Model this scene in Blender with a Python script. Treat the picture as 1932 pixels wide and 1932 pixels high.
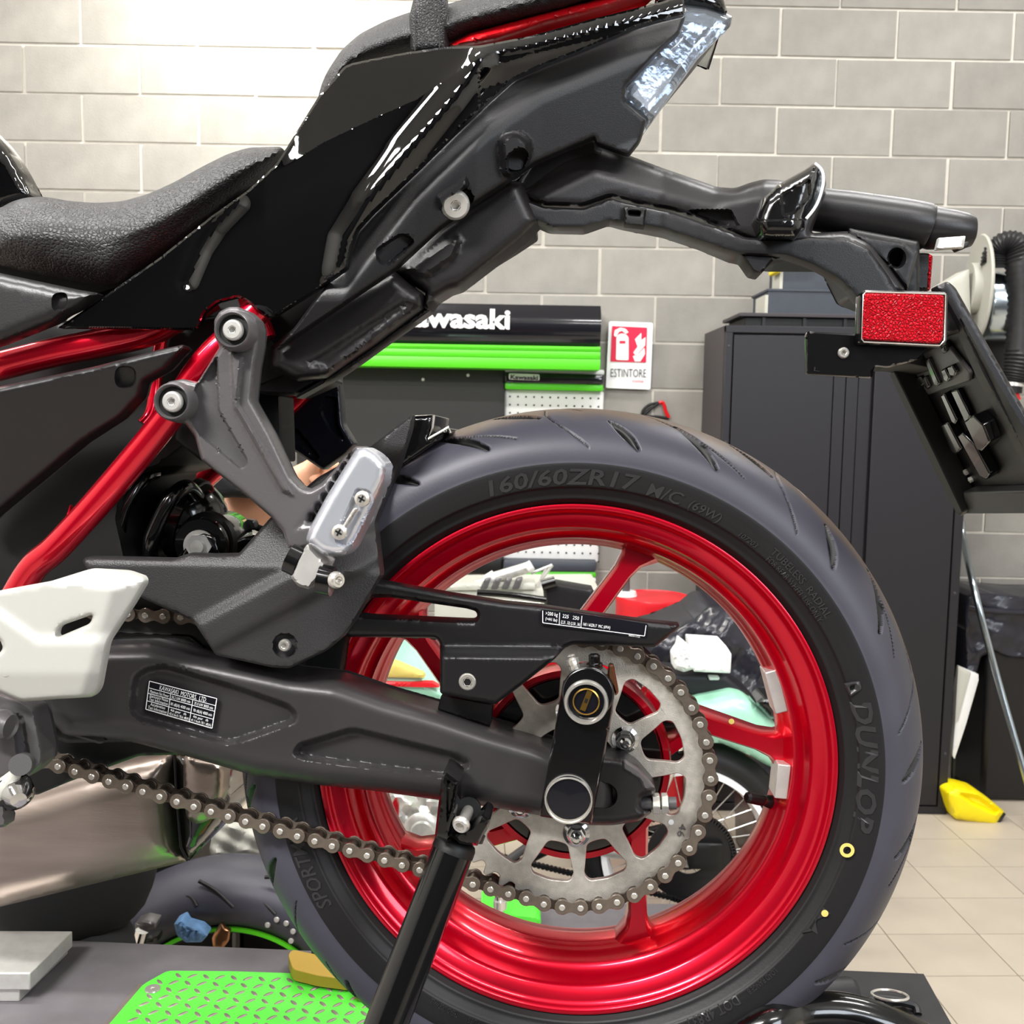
import bpy, math, random
import numpy as np
from mathutils import Matrix, Vector
from mathutils.geometry import delaunay_2d_cdt
random.seed(7); rng = np.random.default_rng(7)
for o in list(bpy.data.objects): bpy.data.objects.remove(o)
SC = bpy.context.scene; COL = SC.collection
PI = math.pi
# ------------------------------------------------------------------ camera
FPX = 1932.0; CX = CY = 966.0
PITCH = math.radians(5.5); ROLL = math.radians(1.0); CAMH = 1.58
CAM = np.array([0, 0, CAMH])
_X = np.array([1., 0, 0]); FWD = np.array([0, math.cos(PITCH), -math.sin(PITCH)])
_D0 = np.array([0, -math.sin(PITCH), -math.cos(PITCH)])
DWN = math.sin(ROLL)*_X + math.cos(ROLL)*_D0
RGT = math.cos(ROLL)*_X - math.sin(ROLL)*_D0
cd = bpy.data.cameras.new('camera'); cam = bpy.data.objects.new('camera', cd); COL.objects.link(cam)
cd.sensor_width = 36; cd.lens = 36*FPX/1932; cd.clip_start = 0.02; cd.clip_end = 60
m = Matrix.Identity(4)
for i in range(3):
    m[i][0] = RGT[i]; m[i][1] = -DWN[i]; m[i][2] = -FWD[i]; m[i][3] = CAM[i]
cam.matrix_world = m; SC.camera = cam
cd.dof.use_dof = True; cd.dof.focus_distance = 0.90; cd.dof.aperture_fstop = 20
# ------------------------------------------------------------------ light
vs = SC.view_settings
vs.view_transform = 'Standard'; vs.look = 'None'; vs.gamma = 1; vs.use_curve_mapping = False; vs.exposure = 0.30
w = bpy.data.worlds.new('world'); SC.world = w; w.use_nodes = True
w.node_tree.nodes['Background'].inputs[0].default_value = (0.80, 0.86, 1.0, 1)
w.node_tree.nodes['Background'].inputs[1].default_value = 0.35
LK_ = 1.0
def area(name, loc, target, sx, sy, power, col=(1, 1, 1), spread=180):
    l = bpy.data.lights.new(name, 'AREA'); l.shape = 'RECTANGLE'; l.size = sx; l.size_y = sy
    l.energy = power; l.color = col; l.spread = math.radians(spread)
    o = bpy.data.objects.new(name, l); COL.objects.link(o); o.location = loc
    o.rotation_euler = (Vector(target)-Vector(loc)).to_track_quat('-Z', 'Y').to_euler(); return o
for _x, _y, _p in ((-1.5, -1.6, 75), (1.3, -1.6, 60), (-1.0, 1.0, 62), (1.2, 1.0, 62), (1.9, 3.1, 48), (-2.6, 2.6, 40), (-3.0, -.4, 30)):
    area('ceiling_light', (_x, _y, 4.12), (_x, _y+.001, 0), 1.5, 0.22, _p*LK_, (1, .985, .97))
area('wall_lamp', (-0.92, 3.9, 3.72), (-0.92, 4.45, 3.2), 0.6, 0.2, 62*LK_, (1, .97, .90))
area('work_light', (-1.3, -.75, 3.25), (-.1, .95, 1.3), 1.0, .25, 70, (1, .99, .97))
area('daylight', (2.5, -3.4, 3.0), (0.2, 1.0, 1.3), 2.6, 1.6, 120, (.86, .92, 1.0))
# ------------------------------------------------------------------ frames: pixel + depth -> 3D
def rays(p):
    p = np.atleast_2d(np.asarray(p, float))
    return FWD[None] + (p[:, :1]-CX)/FPX*RGT[None] + (p[:, 1:2]-CY)/FPX*DWN[None]
class Frame:
    def __init__(s, O, M): s.O = np.array(O, float); s.M = np.array(M, float)   # columns = local axes
    def un(s, p, y):
        d = rays(p)@s.M; c = (CAM-s.O)@s.M
        t = (np.asarray(y, float)-c[1])/d[:, 1]
        return c[None]+t[:, None]*d
    def loc(s, P): return (np.atleast_2d(P)-s.O)@s.M
    def world(s, P): return np.atleast_2d(P)@s.M.T+s.O
    def px(s, P):
        q = s.world(P)-CAM; z = q@FWD
        return np.stack([CX+FPX*(q@RGT)/z, CY+FPX*(q@DWN)/z], 1)
    def matrix(s):
        m = Matrix.Identity(4)
        for i in range(3):
            for j in range(3): m[i][j] = s.M[i, j]
            m[i][3] = s.O[i]
        return m
FW = Frame([0, 0, 0], np.eye(3))
def c2w(v): return v[0]*RGT+v[1]*DWN+v[2]*FWD
_ax, _ay = 0.0597, 0.0754
_n = c2w([math.sin(_ay)*math.cos(_ax), -math.sin(_ax), math.cos(_ay)*math.cos(_ax)])
_n /= np.linalg.norm(_n)
_xb = np.cross(_n, [0, 0, 1.]); _xb /= np.linalg.norm(_xb); _zb = np.cross(_xb, _n)
YF = -0.062; YC = -0.100       # flange plane, chain plane (local y of the motorcycle, away from camera is +)
_O = c2w([0.0544, 0.2218, 0.9098])+CAM-YF*_n
FB = Frame(_O, np.stack([_xb, _n, _zb], 1))
def G(px, py, z):   # pixel onto the horizontal plane z
    d = rays([(px, py)])[0]; t = (z-CAM[2])/d[2]; return CAM+t*d
AXLE_Z = FB.world([0, 0, 0])[0][2]
TZ = AXLE_Z-0.312-0.045        # lift table top
# ------------------------------------------------------------------ mesh helpers
def rp(poly, r=6, step=8, closed=True):
    """round corners and resample a polygon given in pixels"""
    P = [np.array(p[:2], float) for p in poly]; n = len(P); out = []
    for i in range(n):
        a, b, c = P[i-1], P[i], P[(i+1) % n]
        if not closed and i in (0, n-1): out.append(b); continue
        la, lc = np.linalg.norm(a-b), np.linalg.norm(c-b)
        rr = min(r, la*.45, lc*.45)
        if rr < .5: out.append(b); continue
        p0 = b+(a-b)/la*rr; p1 = b+(c-b)/lc*rr
        k = 4 if rr > 3 else 2
        for t in np.linspace(0, 1, k+1): out.append((1-t)**2*p0+2*t*(1-t)*b+t*t*p1)
    res = []
    for i in range(len(out) if closed else len(out)-1):
        a, b = out[i], out[(i+1) % len(out)]; L = np.linalg.norm(b-a)
        if L < .15: continue
        k = max(1, int(L/step))
        for j in range(k): res.append(a+(b-a)*j/k)
    if not closed: res.append(out[-1])
    return np.array(res)
def inside(pts, poly):
    x, y = pts[:, 0:1], pts[:, 1:2]; a = poly; b = np.roll(poly, -1, 0)
    cond = (a[:, 1] > y) != (b[:, 1] > y)
    with np.errstate(divide='ignore', invalid='ignore'):
        xi = (b[:, 0]-a[:, 0])*(y-a[:, 1])/(b[:, 1]-a[:, 1]+1e-12)+a[:, 0]
    return (np.sum(cond & (x < xi), 1) % 2) == 1
def sdist(pts, poly):
    a = poly; ab = np.roll(poly, -1, 0)-a; L2 = (ab**2).sum(1)+1e-12; best = np.full(len(pts), 1e9)
    for i in range(0, len(pts), 4000):
        q = pts[i:i+4000, None]-a[None]; t = np.clip((q*ab).sum(2)/L2, 0, 1)
        best[i:i+4000] = np.sqrt(((q-t[..., None]*ab)**2).sum(2).min(1))
    return np.where(inside(pts, poly), best, -best)
def ring(poly, d):
    """inward offset points of polygon"""
    t = np.roll(poly, -1, 0)-np.roll(poly, 1, 0); t /= np.linalg.norm(t, axis=1)[:, None]+1e-9
    n = np.stack([-t[:, 1], t[:, 0]], 1)
    q = poly+n*d
    if sdist(q[:1]*0+poly[:1]+n[:1]*0.5, poly)[0] < 0: q = poly-n*d
    s = sdist(q, poly); return q[np.abs(s-abs(d)*np.sign(d)) < abs(d)*.15+.2]
def sm(t): t = np.clip(t, 0, 1); return t*t*(3-2*t)
def relief(out, y0, thick=.006, bulge=.004, rw=8, feats=(), holes=(), step=9, tilt=None, fr=FB, r=6, noise=None, back=True):
    O = rp(out, r, step); H = [rp(h, r, step) for h in holes]
    F = [(rp(f[0], f[3] if len(f) > 3 else 5, step), f[1], f[2]) for f in feats]
    lo, hi = O.min(0), O.max(0)
    gx, gy = np.meshgrid(np.arange(lo[0]+step/2, hi[0], step), np.arange(lo[1]+step/2, hi[1], step*.87))
    gx[::2] += step/2; grid = np.stack([gx.ravel(), gy.ravel()], 1)
    if rw < 400:
        extra = [ring(O, rw*k) for k in ((.3, .65, 1.0) if rw > 5 else (1.0,)) if rw*k < 90]
    else: extra = []
    for f, a, wd in F: extra += [f, ring(f, wd), ring(f, wd*.5)]
    for h in H: extra += [ring(h, -rw*.6)] if rw < 30 else []
    keep = grid
    extra = [e for e in extra if len(e)]
    if extra:
        E = np.concatenate([e for e in extra if len(e)])
        if len(E):
            Ek = E[sdist(E, O) > 1.2]; 
            # thin the duplicates on a fine lattice
            _, idx = np.unique(np.round(Ek/ (min(step, 5)*.45)).astype(int), axis=0, return_index=True); Ek = Ek[np.sort(idx)]
            cell = set(map(tuple, np.floor(Ek/(step*.6)).astype(int)))
            g = np.array([not any((int(c[0])+i, int(c[1])+j) in cell for i in (0,) for j in (0,)) for c in np.floor(grid/(step*.6))])
            keep = np.concatenate([Ek, grid[g]])
    s = sdist(keep, O); keep = keep[s > min(step*.3, 2.5)]
    for h in H:
        if len(keep): keep = keep[sdist(keep, h) < -min(step*.3, 2)]
    V = [O]+H+[keep]; n0 = 0; edges = []
    for L in [O]+H:
        k = len(L); edges += [(n0+i, n0+(i+1) % k) for i in range(k)]; n0 += k
    V = np.concatenate(V)
    vv, ee, ff, *_ = delaunay_2d_cdt([Vector(v) for v in V], edges, [], 0, 0.02)
    vv = np.array([(v[0], v[1]) for v in vv]); T = np.array([f for f in ff if len(f) == 3])
    c = vv[T].mean(1); ok = inside(c, O)
    for h in H: ok &= ~inside(c, h)
    T = T[ok]
    u = vv[T]; area2 = (u[:, 1, 0]-u[:, 0, 0])*(u[:, 2, 1]-u[:, 0, 1])-(u[:, 1, 1]-u[:, 0, 1])*(u[:, 2, 0]-u[:, 0, 0])
    T = T[np.abs(area2) > 1e-3]; area2 = area2[np.abs(area2) > 1e-3]
    T[area2 < 0] = T[area2 < 0][:, ::-1]
    S = np.maximum(sdist(vv, O), 0)
    for h in H: S = np.minimum(S, np.maximum(-sdist(vv, h), 0))
    t = np.clip(S/max(rw, .1), 0, 1); y = y0-bulge*np.sqrt(np.maximum(1-(1-t)**2, 0))
    for f, a, wd in F: y = y+a*sm(sdist(vv, f)/max(wd, .1))
    tl = tilt(vv[:, 0], vv[:, 1]) if tilt else np.zeros(len(vv))
    y = y+tl
    if noise is not None: y = y+noise(vv[:, 0], vv[:, 1])*np.clip(S/10, 0, 1)
    A = fr.un(vv, y)
    if not back: return [A, [tuple(int(k) for k in t) for t in T]]
    B = A.copy(); B[:, 1] = y0+thick+tl
    # boundary edges
    cnt = {}
    for t in T:
        for i in range(3):
            e = (int(t[i]), int(t[(i+1) % 3])); cnt[e] = 1
    n = len(A); faces = [tuple(int(k) for k in t) for t in T]
    faces += [(int(t[2])+n, int(t[1])+n, int(t[0])+n) for t in T]
    faces += [(b, a, a+n, b+n) for (a, b) in cnt if (b, a) not in cnt]
    return [np.concatenate([A, B]), faces]
def join(*ms):
    V = []; F = []; n = 0
    for v, f in ms:
        V.append(np.asarray(v, float)); F += [tuple(i+n for i in t) for t in f]; n += len(v)
    return [np.concatenate(V), F]
def tube(path, rad, seg=14, caps=True, closed=False, smooth=0):
    P = np.array(path, float); n = len(P); R = np.full(n, rad) if np.isscalar(rad) else np.array(rad, float)
    if smooth:
        Q = []; RR = []
        m_ = n if closed else n-1
        for i in range(m_):
            p0, p1, p2, p3 = P[(i-1) % n if closed else max(i-1, 0)], P[i], P[(i+1) % n], P[(i+2) % n if closed else min(i+2, n-1)]
            for k in range(smooth):
                t = k/smooth
                Q.append(.5*((2*p1)+(-p0+p2)*t+(2*p0-5*p1+4*p2-p3)*t*t+(-p0+3*p1-3*p2+p3)*t**3)); RR.append(R[i]*(1-t)+R[(i+1) % n]*t)
        if not closed: Q.append(P[-1]); RR.append(R[-1])
        P = np.array(Q); R = np.array(RR); n = len(P)
    V = []; F = []; u = None
    for i in range(n):
        if closed: d = P[(i+1) % n]-P[i-1]
        else: d = P[min(i+1, n-1)]-P[max(i-1, 0)]
        d = d/(np.linalg.norm(d)+1e-12)
        if u is None:
            a = np.array([0, 0, 1.]) if abs(d[2]) < .9 else np.array([1., 0, 0]); u = np.cross(d, a)
        u = u-d*(u@d); u /= np.linalg.norm(u)+1e-12; v = np.cross(d, u)
        for k in range(seg):
            an = 2*PI*k/seg; V.append(P[i]+R[i]*(math.cos(an)*u+math.sin(an)*v))
    for i in range(n if closed else n-1):
        for k in range(seg):
            a = i*seg+k; b = i*seg+(k+1) % seg; c = ((i+1) % n)*seg+(k+1) % seg; d_ = ((i+1) % n)*seg+k
            F.append((a, b, c, d_))
    if caps and not closed:
        F.append(tuple(range(seg))[::-1]); F.append(tuple((n-1)*seg+k for k in range(seg)))
    return [np.array(V), F]
def lathe(prof, seg=48, c=(0, 0, 0), axis=(0, 1, 0), closed=False):
    """profile of (radius, distance along axis)"""
    ax = np.array(axis, float); ax /= np.linalg.norm(ax); c = np.array(c, float)
    a = np.array([0, 0, 1.]) if abs(ax[2]) < .9 else np.array([1., 0, 0]); u = np.cross(a, ax); u /= np.linalg.norm(u); v = np.cross(ax, u)
    pr = np.array(prof, float); n = len(pr); V = []
    for k in range(seg):
        an = 2*PI*k/seg; e = math.cos(an)*u+math.sin(an)*v
        V.append(c+pr[:, :1]*e+pr[:, 1:2]*ax)
    V = np.concatenate(V); F = []
    for k in range(seg):
        q = (k+1) % seg
        for i in range(n if closed else n-1):
            j = (i+1) % n; F.append((k*n+i, q*n+i, q*n+j, k*n+j))
    if not closed:
        if pr[0, 0] > 1e-6: F.append(tuple(k*n for k in range(seg))[::-1])
        if pr[-1, 0] > 1e-6: F.append(tuple(k*n+n-1 for k in range(seg)))
    return [V, F]
def box(c, s, R=None, taper=1.0):
    V = np.array([(x, y, z) for x in (-.5, .5) for y in (-.5, .5) for z in (-.5, .5)])*np.array(s, float)
    if taper != 1.0: V[V[:, 2] > 0, :2] *= taper
    if R is not None: V = V@np.array(R).T
    return [V+np.array(c, float), [(0, 1, 3, 2), (4, 6, 7, 5), (0, 4, 5, 1), (2, 3, 7, 6), (0, 2, 6, 4), (1, 5, 7, 3)]]
def prism(pts, thick):
    """closed 3D polygon extruded by a vector"""
    A = np.array(pts, float); n = len(A); B = A+np.array(thick, float)
    return [np.concatenate([A, B]), [tuple(range(n))[::-1], tuple(range(n, 2*n))]+[(i, (i+1) % n, (i+1) % n+n, i+n) for i in range(n)]]
def rotz(a): c, s = math.cos(a), math.sin(a); return np.array([[c, -s, 0], [s, c, 0], [0, 0, 1]])
def roty(a): c, s = math.cos(a), math.sin(a); return np.array([[c, 0, s], [0, 1, 0], [-s, 0, c]])
def rotx(a): c, s = math.cos(a), math.sin(a); return np.array([[1, 0, 0], [0, c, -s], [0, s, c]])
def mesh(name, vf, mat, ang=35):
    me = bpy.data.meshes.new(name); v, f = vf
    me.from_pydata([tuple(map(float, p)) for p in v], [], f); me.update()
    if mat is not None:
        for mm in (mat if isinstance(mat, (list, tuple)) else [mat]): me.materials.append(mm)
    if ang:
        me.shade_smooth(); me.set_sharp_from_angle(angle=math.radians(ang))
    return me
def obj(name, vf, mat, parent=None, ang=35, bev=0, seg=2, solid=0, fix=True):
    me = vf if isinstance(vf, bpy.types.Mesh) else mesh(name, vf, mat, ang)
    if fix and not isinstance(vf, bpy.types.Mesh):
        import bmesh
        b = bmesh.new(); b.from_mesh(me); bmesh.ops.recalc_face_normals(b, faces=b.faces); b.to_mesh(me); b.free()
        if ang: me.set_sharp_from_angle(angle=math.radians(ang))
    o = bpy.data.objects.new(name, me); COL.objects.link(o); o.parent = parent
    if solid:
        m_ = o.modifiers.new('s', 'SOLIDIFY'); m_.thickness = solid; m_.offset = -1
    if bev:
        m_ = o.modifiers.new('b', 'BEVEL'); m_.width = bev; m_.segments = seg; m_.limit_method = 'ANGLE'; m_.angle_limit = math.radians(18); m_.harden_normals = False
    return o
def tag(o, label, cat, group=None, kind=None):
    if label: o['label'] = label
    if cat: o['category'] = cat
    if group: o['group'] = group
    if kind: o['kind'] = kind
    return o
def thing(name, label, cat, loc=(0, 0, 0), group=None, matrix=None):
    o = bpy.data.objects.new(name, None); COL.objects.link(o)
    if matrix is not None: o.matrix_world = matrix
    else: o.location = loc
    return tag(o, label, cat, group)
def part(name, parent):
    o = bpy.data.objects.new(name, None); COL.objects.link(o); o.parent = parent; return o
def settle(root):
    """put a world-frame thing's origin at its base without moving its parts"""
    pts = []
    if root.type == 'MESH':
        c = np.array([v.co for v in root.data.vertices]); b = np.array([(c[:, 0].min()+c[:, 0].max())/2, (c[:, 1].min()+c[:, 1].max())/2, c[:, 2].min()])
        root.data.transform(Matrix.Translation(Vector(-b))); root.location = b
    else:
        for ch in root.children:
            for q in [ch]+list(ch.children):
                if q.type == 'MESH': pts.append(np.array([v.co for v in q.data.vertices])+np.array(q.location))
        c = np.concatenate(pts); b = np.array([(c[:, 0].min()+c[:, 0].max())/2, (c[:, 1].min()+c[:, 1].max())/2, c[:, 2].min()]); root.location = b
    for ch in root.children: ch.location = ch.location-Vector(b)
    return root
# ------------------------------------------------------------------ materials
def srgb(c):
    if isinstance(c, str): c = [int(c[i:i+2], 16)/255 for i in (0, 2, 4)]
    return tuple((x/12.92 if x <= .04045 else ((x+.055)/1.055)**2.4) for x in c)+(1,)
def mat(name, col, rough=.5, metal=0, bump=0, bscale=200, coat=0, var=0, vscale=20, spec=.5, kind='NOISE', col2=None, trans=0, ior=1.45, flake=0, objvar=0, stretch=None, detail=3, emit=0, coatr=.03):
    m = bpy.data.materials.new(name); m.use_nodes = True; nt = m.node_tree; N = nt.nodes; L = nt.links
    b = N['Principled BSDF']; b.inputs['Base Color'].default_value = srgb(col); b.inputs['Roughness'].default_value = rough
    b.inputs['Metallic'].default_value = metal; b.inputs['Specular IOR Level'].default_value = spec
    b.inputs['Coat Weight'].default_value = coat; b.inputs['Coat Roughness'].default_value = coatr
    b.inputs['Transmission Weight'].default_value = trans; b.inputs['IOR'].default_value = ior
    if emit: b.inputs['Emission Color'].default_value = srgb(col); b.inputs['Emission Strength'].default_value = emit
    tc = N.new('ShaderNodeTexCoord'); src = tc.outputs['Object']
    if stretch:
        mp = N.new('ShaderNodeMapping'); mp.inputs['Scale'].default_value = stretch; L.new(src, mp.inputs[0]); src = mp.outputs[0]
    if var:
        n = N.new('ShaderNodeTexNoise'); n.inputs['Scale'].default_value = vscale; n.inputs['Detail'].default_value = detail; L.new(src, n.inputs['Vector'])
        r = N.new('ShaderNodeMapRange'); r.inputs[1].default_value = .3; r.inputs[2].default_value = .7; L.new(n.outputs['Fac'], r.inputs[0])
        mx = N.new('ShaderNodeMix'); mx.data_type = 'RGBA'; L.new(r.outputs[0], mx.inputs[0])
        c1 = srgb(col); mx.inputs[6].default_value = tuple(c1[i]*(1-var) for i in range(3))+(1,)
        mx.inputs[7].default_value = srgb(col2) if col2 else tuple(min(1, c1[i]*(1+var)) for i in range(3))+(1,)
        out = mx.outputs[2]
        if objvar:
            oi = N.new('ShaderNodeObjectInfo'); hs = N.new('ShaderNodeHueSaturation'); mr = N.new('ShaderNodeMapRange')
            mr.inputs[3].default_value = 1-objvar; mr.inputs[4].default_value = 1+objvar; L.new(oi.outputs['Random'], mr.inputs[0]); L.new(mr.outputs[0], hs.inputs['Value']); L.new(out, hs.inputs['Color']); out = hs.outputs[0]
        L.new(out, b.inputs['Base Color'])
    if bump:
        if kind == 'VORONOI':
            n = N.new('ShaderNodeTexVoronoi'); n.feature = 'DISTANCE_TO_EDGE'; n.inputs['Scale'].default_value = bscale; L.new(src, n.inputs['Vector'])
            r = N.new('ShaderNodeMapRange'); r.inputs[2].default_value = .25; L.new(n.outputs['Distance'], r.inputs[0]); h = r.outputs[0]
        else:
            n = N.new('ShaderNodeTexNoise'); n.inputs['Scale'].default_value = bscale; n.inputs['Detail'].default_value = 3; L.new(src, n.inputs['Vector']); h = n.outputs['Fac']
        bp = N.new('ShaderNodeBump'); bp.inputs['Strength'].default_value = bump; bp.inputs['Distance'].default_value = .002; L.new(h, bp.inputs['Height']); L.new(bp.outputs[0], b.inputs['Normal'])
    if flake:
        n = N.new('ShaderNodeTexVoronoi'); n.inputs['Scale'].default_value = 900; L.new(src, n.inputs['Vector'])
        mr = N.new('ShaderNodeMapRange'); mr.inputs[3].default_value = max(rough-flake, .05); mr.inputs[4].default_value = rough+flake; L.new(n.outputs['Color'], mr.inputs[0]); L.new(mr.outputs[0], b.inputs['Roughness'])
    return m
M = dict(
 block=mat('concrete_block', '928f89', .9, bump=.5, bscale=160, var=.10, vscale=9, objvar=.07, spec=.2),
 mortar=mat('mortar', 'cbc6bc', .95, bump=.3, bscale=120, var=.06, spec=.2),
 tile=mat('floor_tile', 'b9ae9e', .35, var=.05, vscale=6, objvar=.03, bump=.03, bscale=40),
 grout=mat('grout', '8d867c', .9),
 red=mat('metallic_red', 'd20026', .30, .72, coat=.6, coatr=.10),
 redtube=mat('red_lacquer', 'e00028', .25, .75, coat=1, coatr=.05),
 tyre=mat('tyre_rubber', '3e3d46', .46, var=.12, vscale=14, bump=.05, bscale=500),
 side=mat('sidewall_rubber', '121112', .50, var=.15, vscale=10, bump=.05, bscale=400),
 letter=mat('sidewall_letter', '2e2d2e', .30),
 gloss=mat('gloss_black', '020203', .04, coat=1, coatr=.01, spec=.6),
 matte=mat('matte_black_plastic', '121113', .38, bump=.12, bscale=1500),
 matte2=mat('matte_charcoal', '1c1a1b', .36, bump=.06, bscale=900),
 swing=mat('swingarm_black_paint', '3e3b3c', .34, metal=.35, bump=.05, bscale=700, var=.12, vscale=12),
 cast=mat('cast_grey_paint', '5a5758', .34, metal=.3, bump=.08, bscale=600),
 black=mat('deep_black', '060606', .5),
 blackgl=mat('black_enamel', '070708', .18, coat=.6),
 chrome=mat('chrome', 'd8d8d8', .10, 1),
 alu=mat('aluminium', 'cfcdc8', .32, .55, bump=.05, bscale=300, var=.08, vscale=60),
 zinc=mat('zinc_plated_steel', 'c6c0b6', .42, .6, bump=.25, bscale=900, var=.12, vscale=160),
 steel=mat('bright_steel', 'd8d4cc', .24, .75),
 plate=mat('chain_plate', '82776c', .30, .75, var=.1, vscale=200),
 plate2=mat('chain_plate_inner', '5a5048', .38, .9),
 can=mat('brushed_stainless', 'a3958c', .30, .85, stretch=(1, 1, 8), var=.14, vscale=5, bump=.05, bscale=60),
 leather=mat('grained_vinyl', '2a292a', .46, bump=.45, bscale=300, kind='VORONOI'),
 leather2=mat('grained_vinyl_fine', '242324', .5, bump=.4, bscale=420, kind='VORONOI'),
 white=mat('white_heel_plate', 'aeada7', .35, bump=.03, bscale=900),
 bag=mat('black_plastic_bag', '24242c', .24, var=.3, vscale=8, bump=.25, bscale=10),
 clear=mat('clear_lens', 'c9d0d8', .05, trans=.85, ior=1.35),
 lensin=mat('lamp_reflector', 'c4c8d0', .16, 1, bump=.5, bscale=90),
 redlens=mat('red_reflector', 'd4001c', .30, spec=.3, bump=1.2, bscale=420, kind='VORONOI'),
 redplain=mat('red_plastic', 'd0101a', .3),
 green=mat('green_paint', '54c81e', .35),
 greenp=mat('green_checker_paint', '52cf3c', .40, var=.08, vscale=30),
 worn=mat('worn_steel', '8f857c', .42, .6),
 grey=mat('grey_mat', '615d60', .62, var=.10, vscale=25, bump=.05, bscale=300),
 rubber=mat('black_rubber_mat', '1f1e20', .45, var=.3, vscale=30, bump=.1, bscale=60),
 cab=mat('charcoal_cabinet', '1a181d', .45, bump=.05, bscale=500),
 cabl=mat('cabinet_side', '3a3538', .5),
 board=mat('grey_board', '2a2928', .55, bump=.03),
 signk=mat('sign_black', '14141a', .16, coat=.5),
 wht=mat('white_paint', 'e4e4e2', .5),
 print=mat('white_print', 'efefef', .5),
 txt=mat('black_print', '2a2a30', .6),
 signred=mat('sign_red', 'd8063c', .4),
 yel=mat('yellow_plastic', 'f2dc10', .35),
 gold=mat('mustard_grip', 'a8882e', .42),
 goldm=mat('yellow_mark', 'd9c56a', .6),
 mint=mat('mint_paint', 'a6e0c4', .3, coat=.5),
 redp=mat('red_drum_paint', 'd8222c', .35),
 skin=mat('skin', 'd8a080', .5, var=.08, vscale=30),
 shirt=mat('dark_cotton', '0c0c0e', .9),
 denim=mat('blue_rag', '5a7fa8', .8, var=.3, vscale=40, bump=.5, bscale=40),
 tin=mat('galvanised_steel', 'b8c4cc', .2, 1),
 pal=mat('pale_grey_plastic', 'b9b8ae', .45),
 boxg=mat('slate_box', '3a3f48', .5, var=.08),
 brass=mat('brass', 'b8924a', .28, 1),
 bronze=mat('bronze_clip', 'a87a5a', .3, 1),
 capblue=mat('dark_cap', '0c0d14', .2, coat=.5),
 farbr=mat('far_bracket_black', '0e0f18', .3, bump=.03),
 cover=mat('grained_black_cover', '2b292a', .42, bump=.25, bscale=900),
 polish=mat('polished_aluminium', 'dfe2ea', .2, .7),
 wallp=mat('painted_plaster', 'c9c6c0', .8),
 ceil=mat('ceiling_white', 'd8d8d6', .8),
 shade=mat('dark_shopfront', '343436', .6),
 crown=None,
 hand=mat('hair', '1a1210', .6),
)
def crown_film(m):
    nt = m.node_tree; N = nt.nodes; L = nt.links; b = N['Principled BSDF']; src = b.inputs['Base Color'].links[0].from_socket
    tc = N.new('ShaderNodeTexCoord'); sp = N.new('ShaderNodeSeparateXYZ'); L.new(tc.outputs['Object'], sp.inputs[0])
    ab = N.new('ShaderNodeMath'); ab.operation = 'ABSOLUTE'; L.new(sp.outputs['Y'], ab.inputs[0])
    n = N.new('ShaderNodeTexNoise'); n.inputs['Scale'].default_value = 22; n.inputs['Detail'].default_value = 6; L.new(tc.outputs['Object'], n.inputs['Vector'])
    ad = N.new('ShaderNodeMath'); ad.operation = 'MULTIPLY_ADD'; L.new(n.outputs['Fac'], ad.inputs[0]); ad.inputs[1].default_value = .05; L.new(ab.outputs[0], ad.inputs[2])
    mr = N.new('ShaderNodeMapRange'); mr.inputs[1].default_value = .062; mr.inputs[2].default_value = .080; mr.inputs[3].default_value = .85; mr.inputs[4].default_value = 0; L.new(ad.outputs[0], mr.inputs[0])
    mx = N.new('ShaderNodeMix'); mx.data_type = 'RGBA'; L.new(mr.outputs[0], mx.inputs[0]); L.new(src, mx.inputs[6]); mx.inputs[7].default_value = srgb('5e4c3c'); L.new(mx.outputs[2], b.inputs['Base Color'])
crown_film(M['tyre'])
# ------------------------------------------------------------------ small hardware
def bolt_vf(c, r, h=.004, axis=(0, -1, 0), hexr=.42, seg=28, dome=True):
    """socket-head bolt: domed head with a hexagonal recess"""
    ax = np.array(axis, float); prof = [(r, 0), (r*1.0, h*.35), (r*.93, h*.75), (r*.78, h), (r*hexr*1.15, h)]
    a = lathe(prof[:], seg, c, axis)
    a[1] = a[1][:-1]    # open the top
    n = len(prof); k = seg
    # hexagonal hole
    hx = lathe([(r*hexr*1.15, h), (r*hexr, h-.0002), (r*hexr*.95, h*.1), (0.0001, h*.1)], 6 if seg < 10 else 6, c, axis)
    hx[1] = hx[1][:-2]+hx[1][-1:]
    return join(a, hx)
def bolt(px, py, y, rpx, parent, m='steel', fr=FB, h=.004, ring_r=0, name='bolt'):
    c = fr.un([(px, py)], y)[0]; s = pxm(fr, c); o = obj(name, bolt_vf(c, rpx*s, h), M[m], parent)
    return o
def pxm(fr, c):
    """metres per pixel at a local point"""
    q = fr.world(c)[0]-CAM; return float(q@FWD)/FPX
def text_vf(s, size, ext=.0006, bold=0, spacing=1.0):
    cu = bpy.data.curves.new('t', 'FONT'); cu.body = s; cu.size = size; cu.extrude = ext; cu.offset = bold; cu.space_character = spacing
    cu.resolution_u = 2
    o = bpy.data.objects.new('t', cu); COL.objects.link(o); dg = bpy.context.evaluated_depsgraph_get(); me = bpy.data.meshes.new_from_object(o.evaluated_get(dg))
    V = np.array([v.co for v in me.vertices]); F = [tuple(p.vertices) for p in me.polygons]
    bpy.data.objects.remove(o); bpy.data.curves.remove(cu); bpy.data.meshes.remove(me)
    return [V, F]   # x right, y up, z extrude
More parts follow.
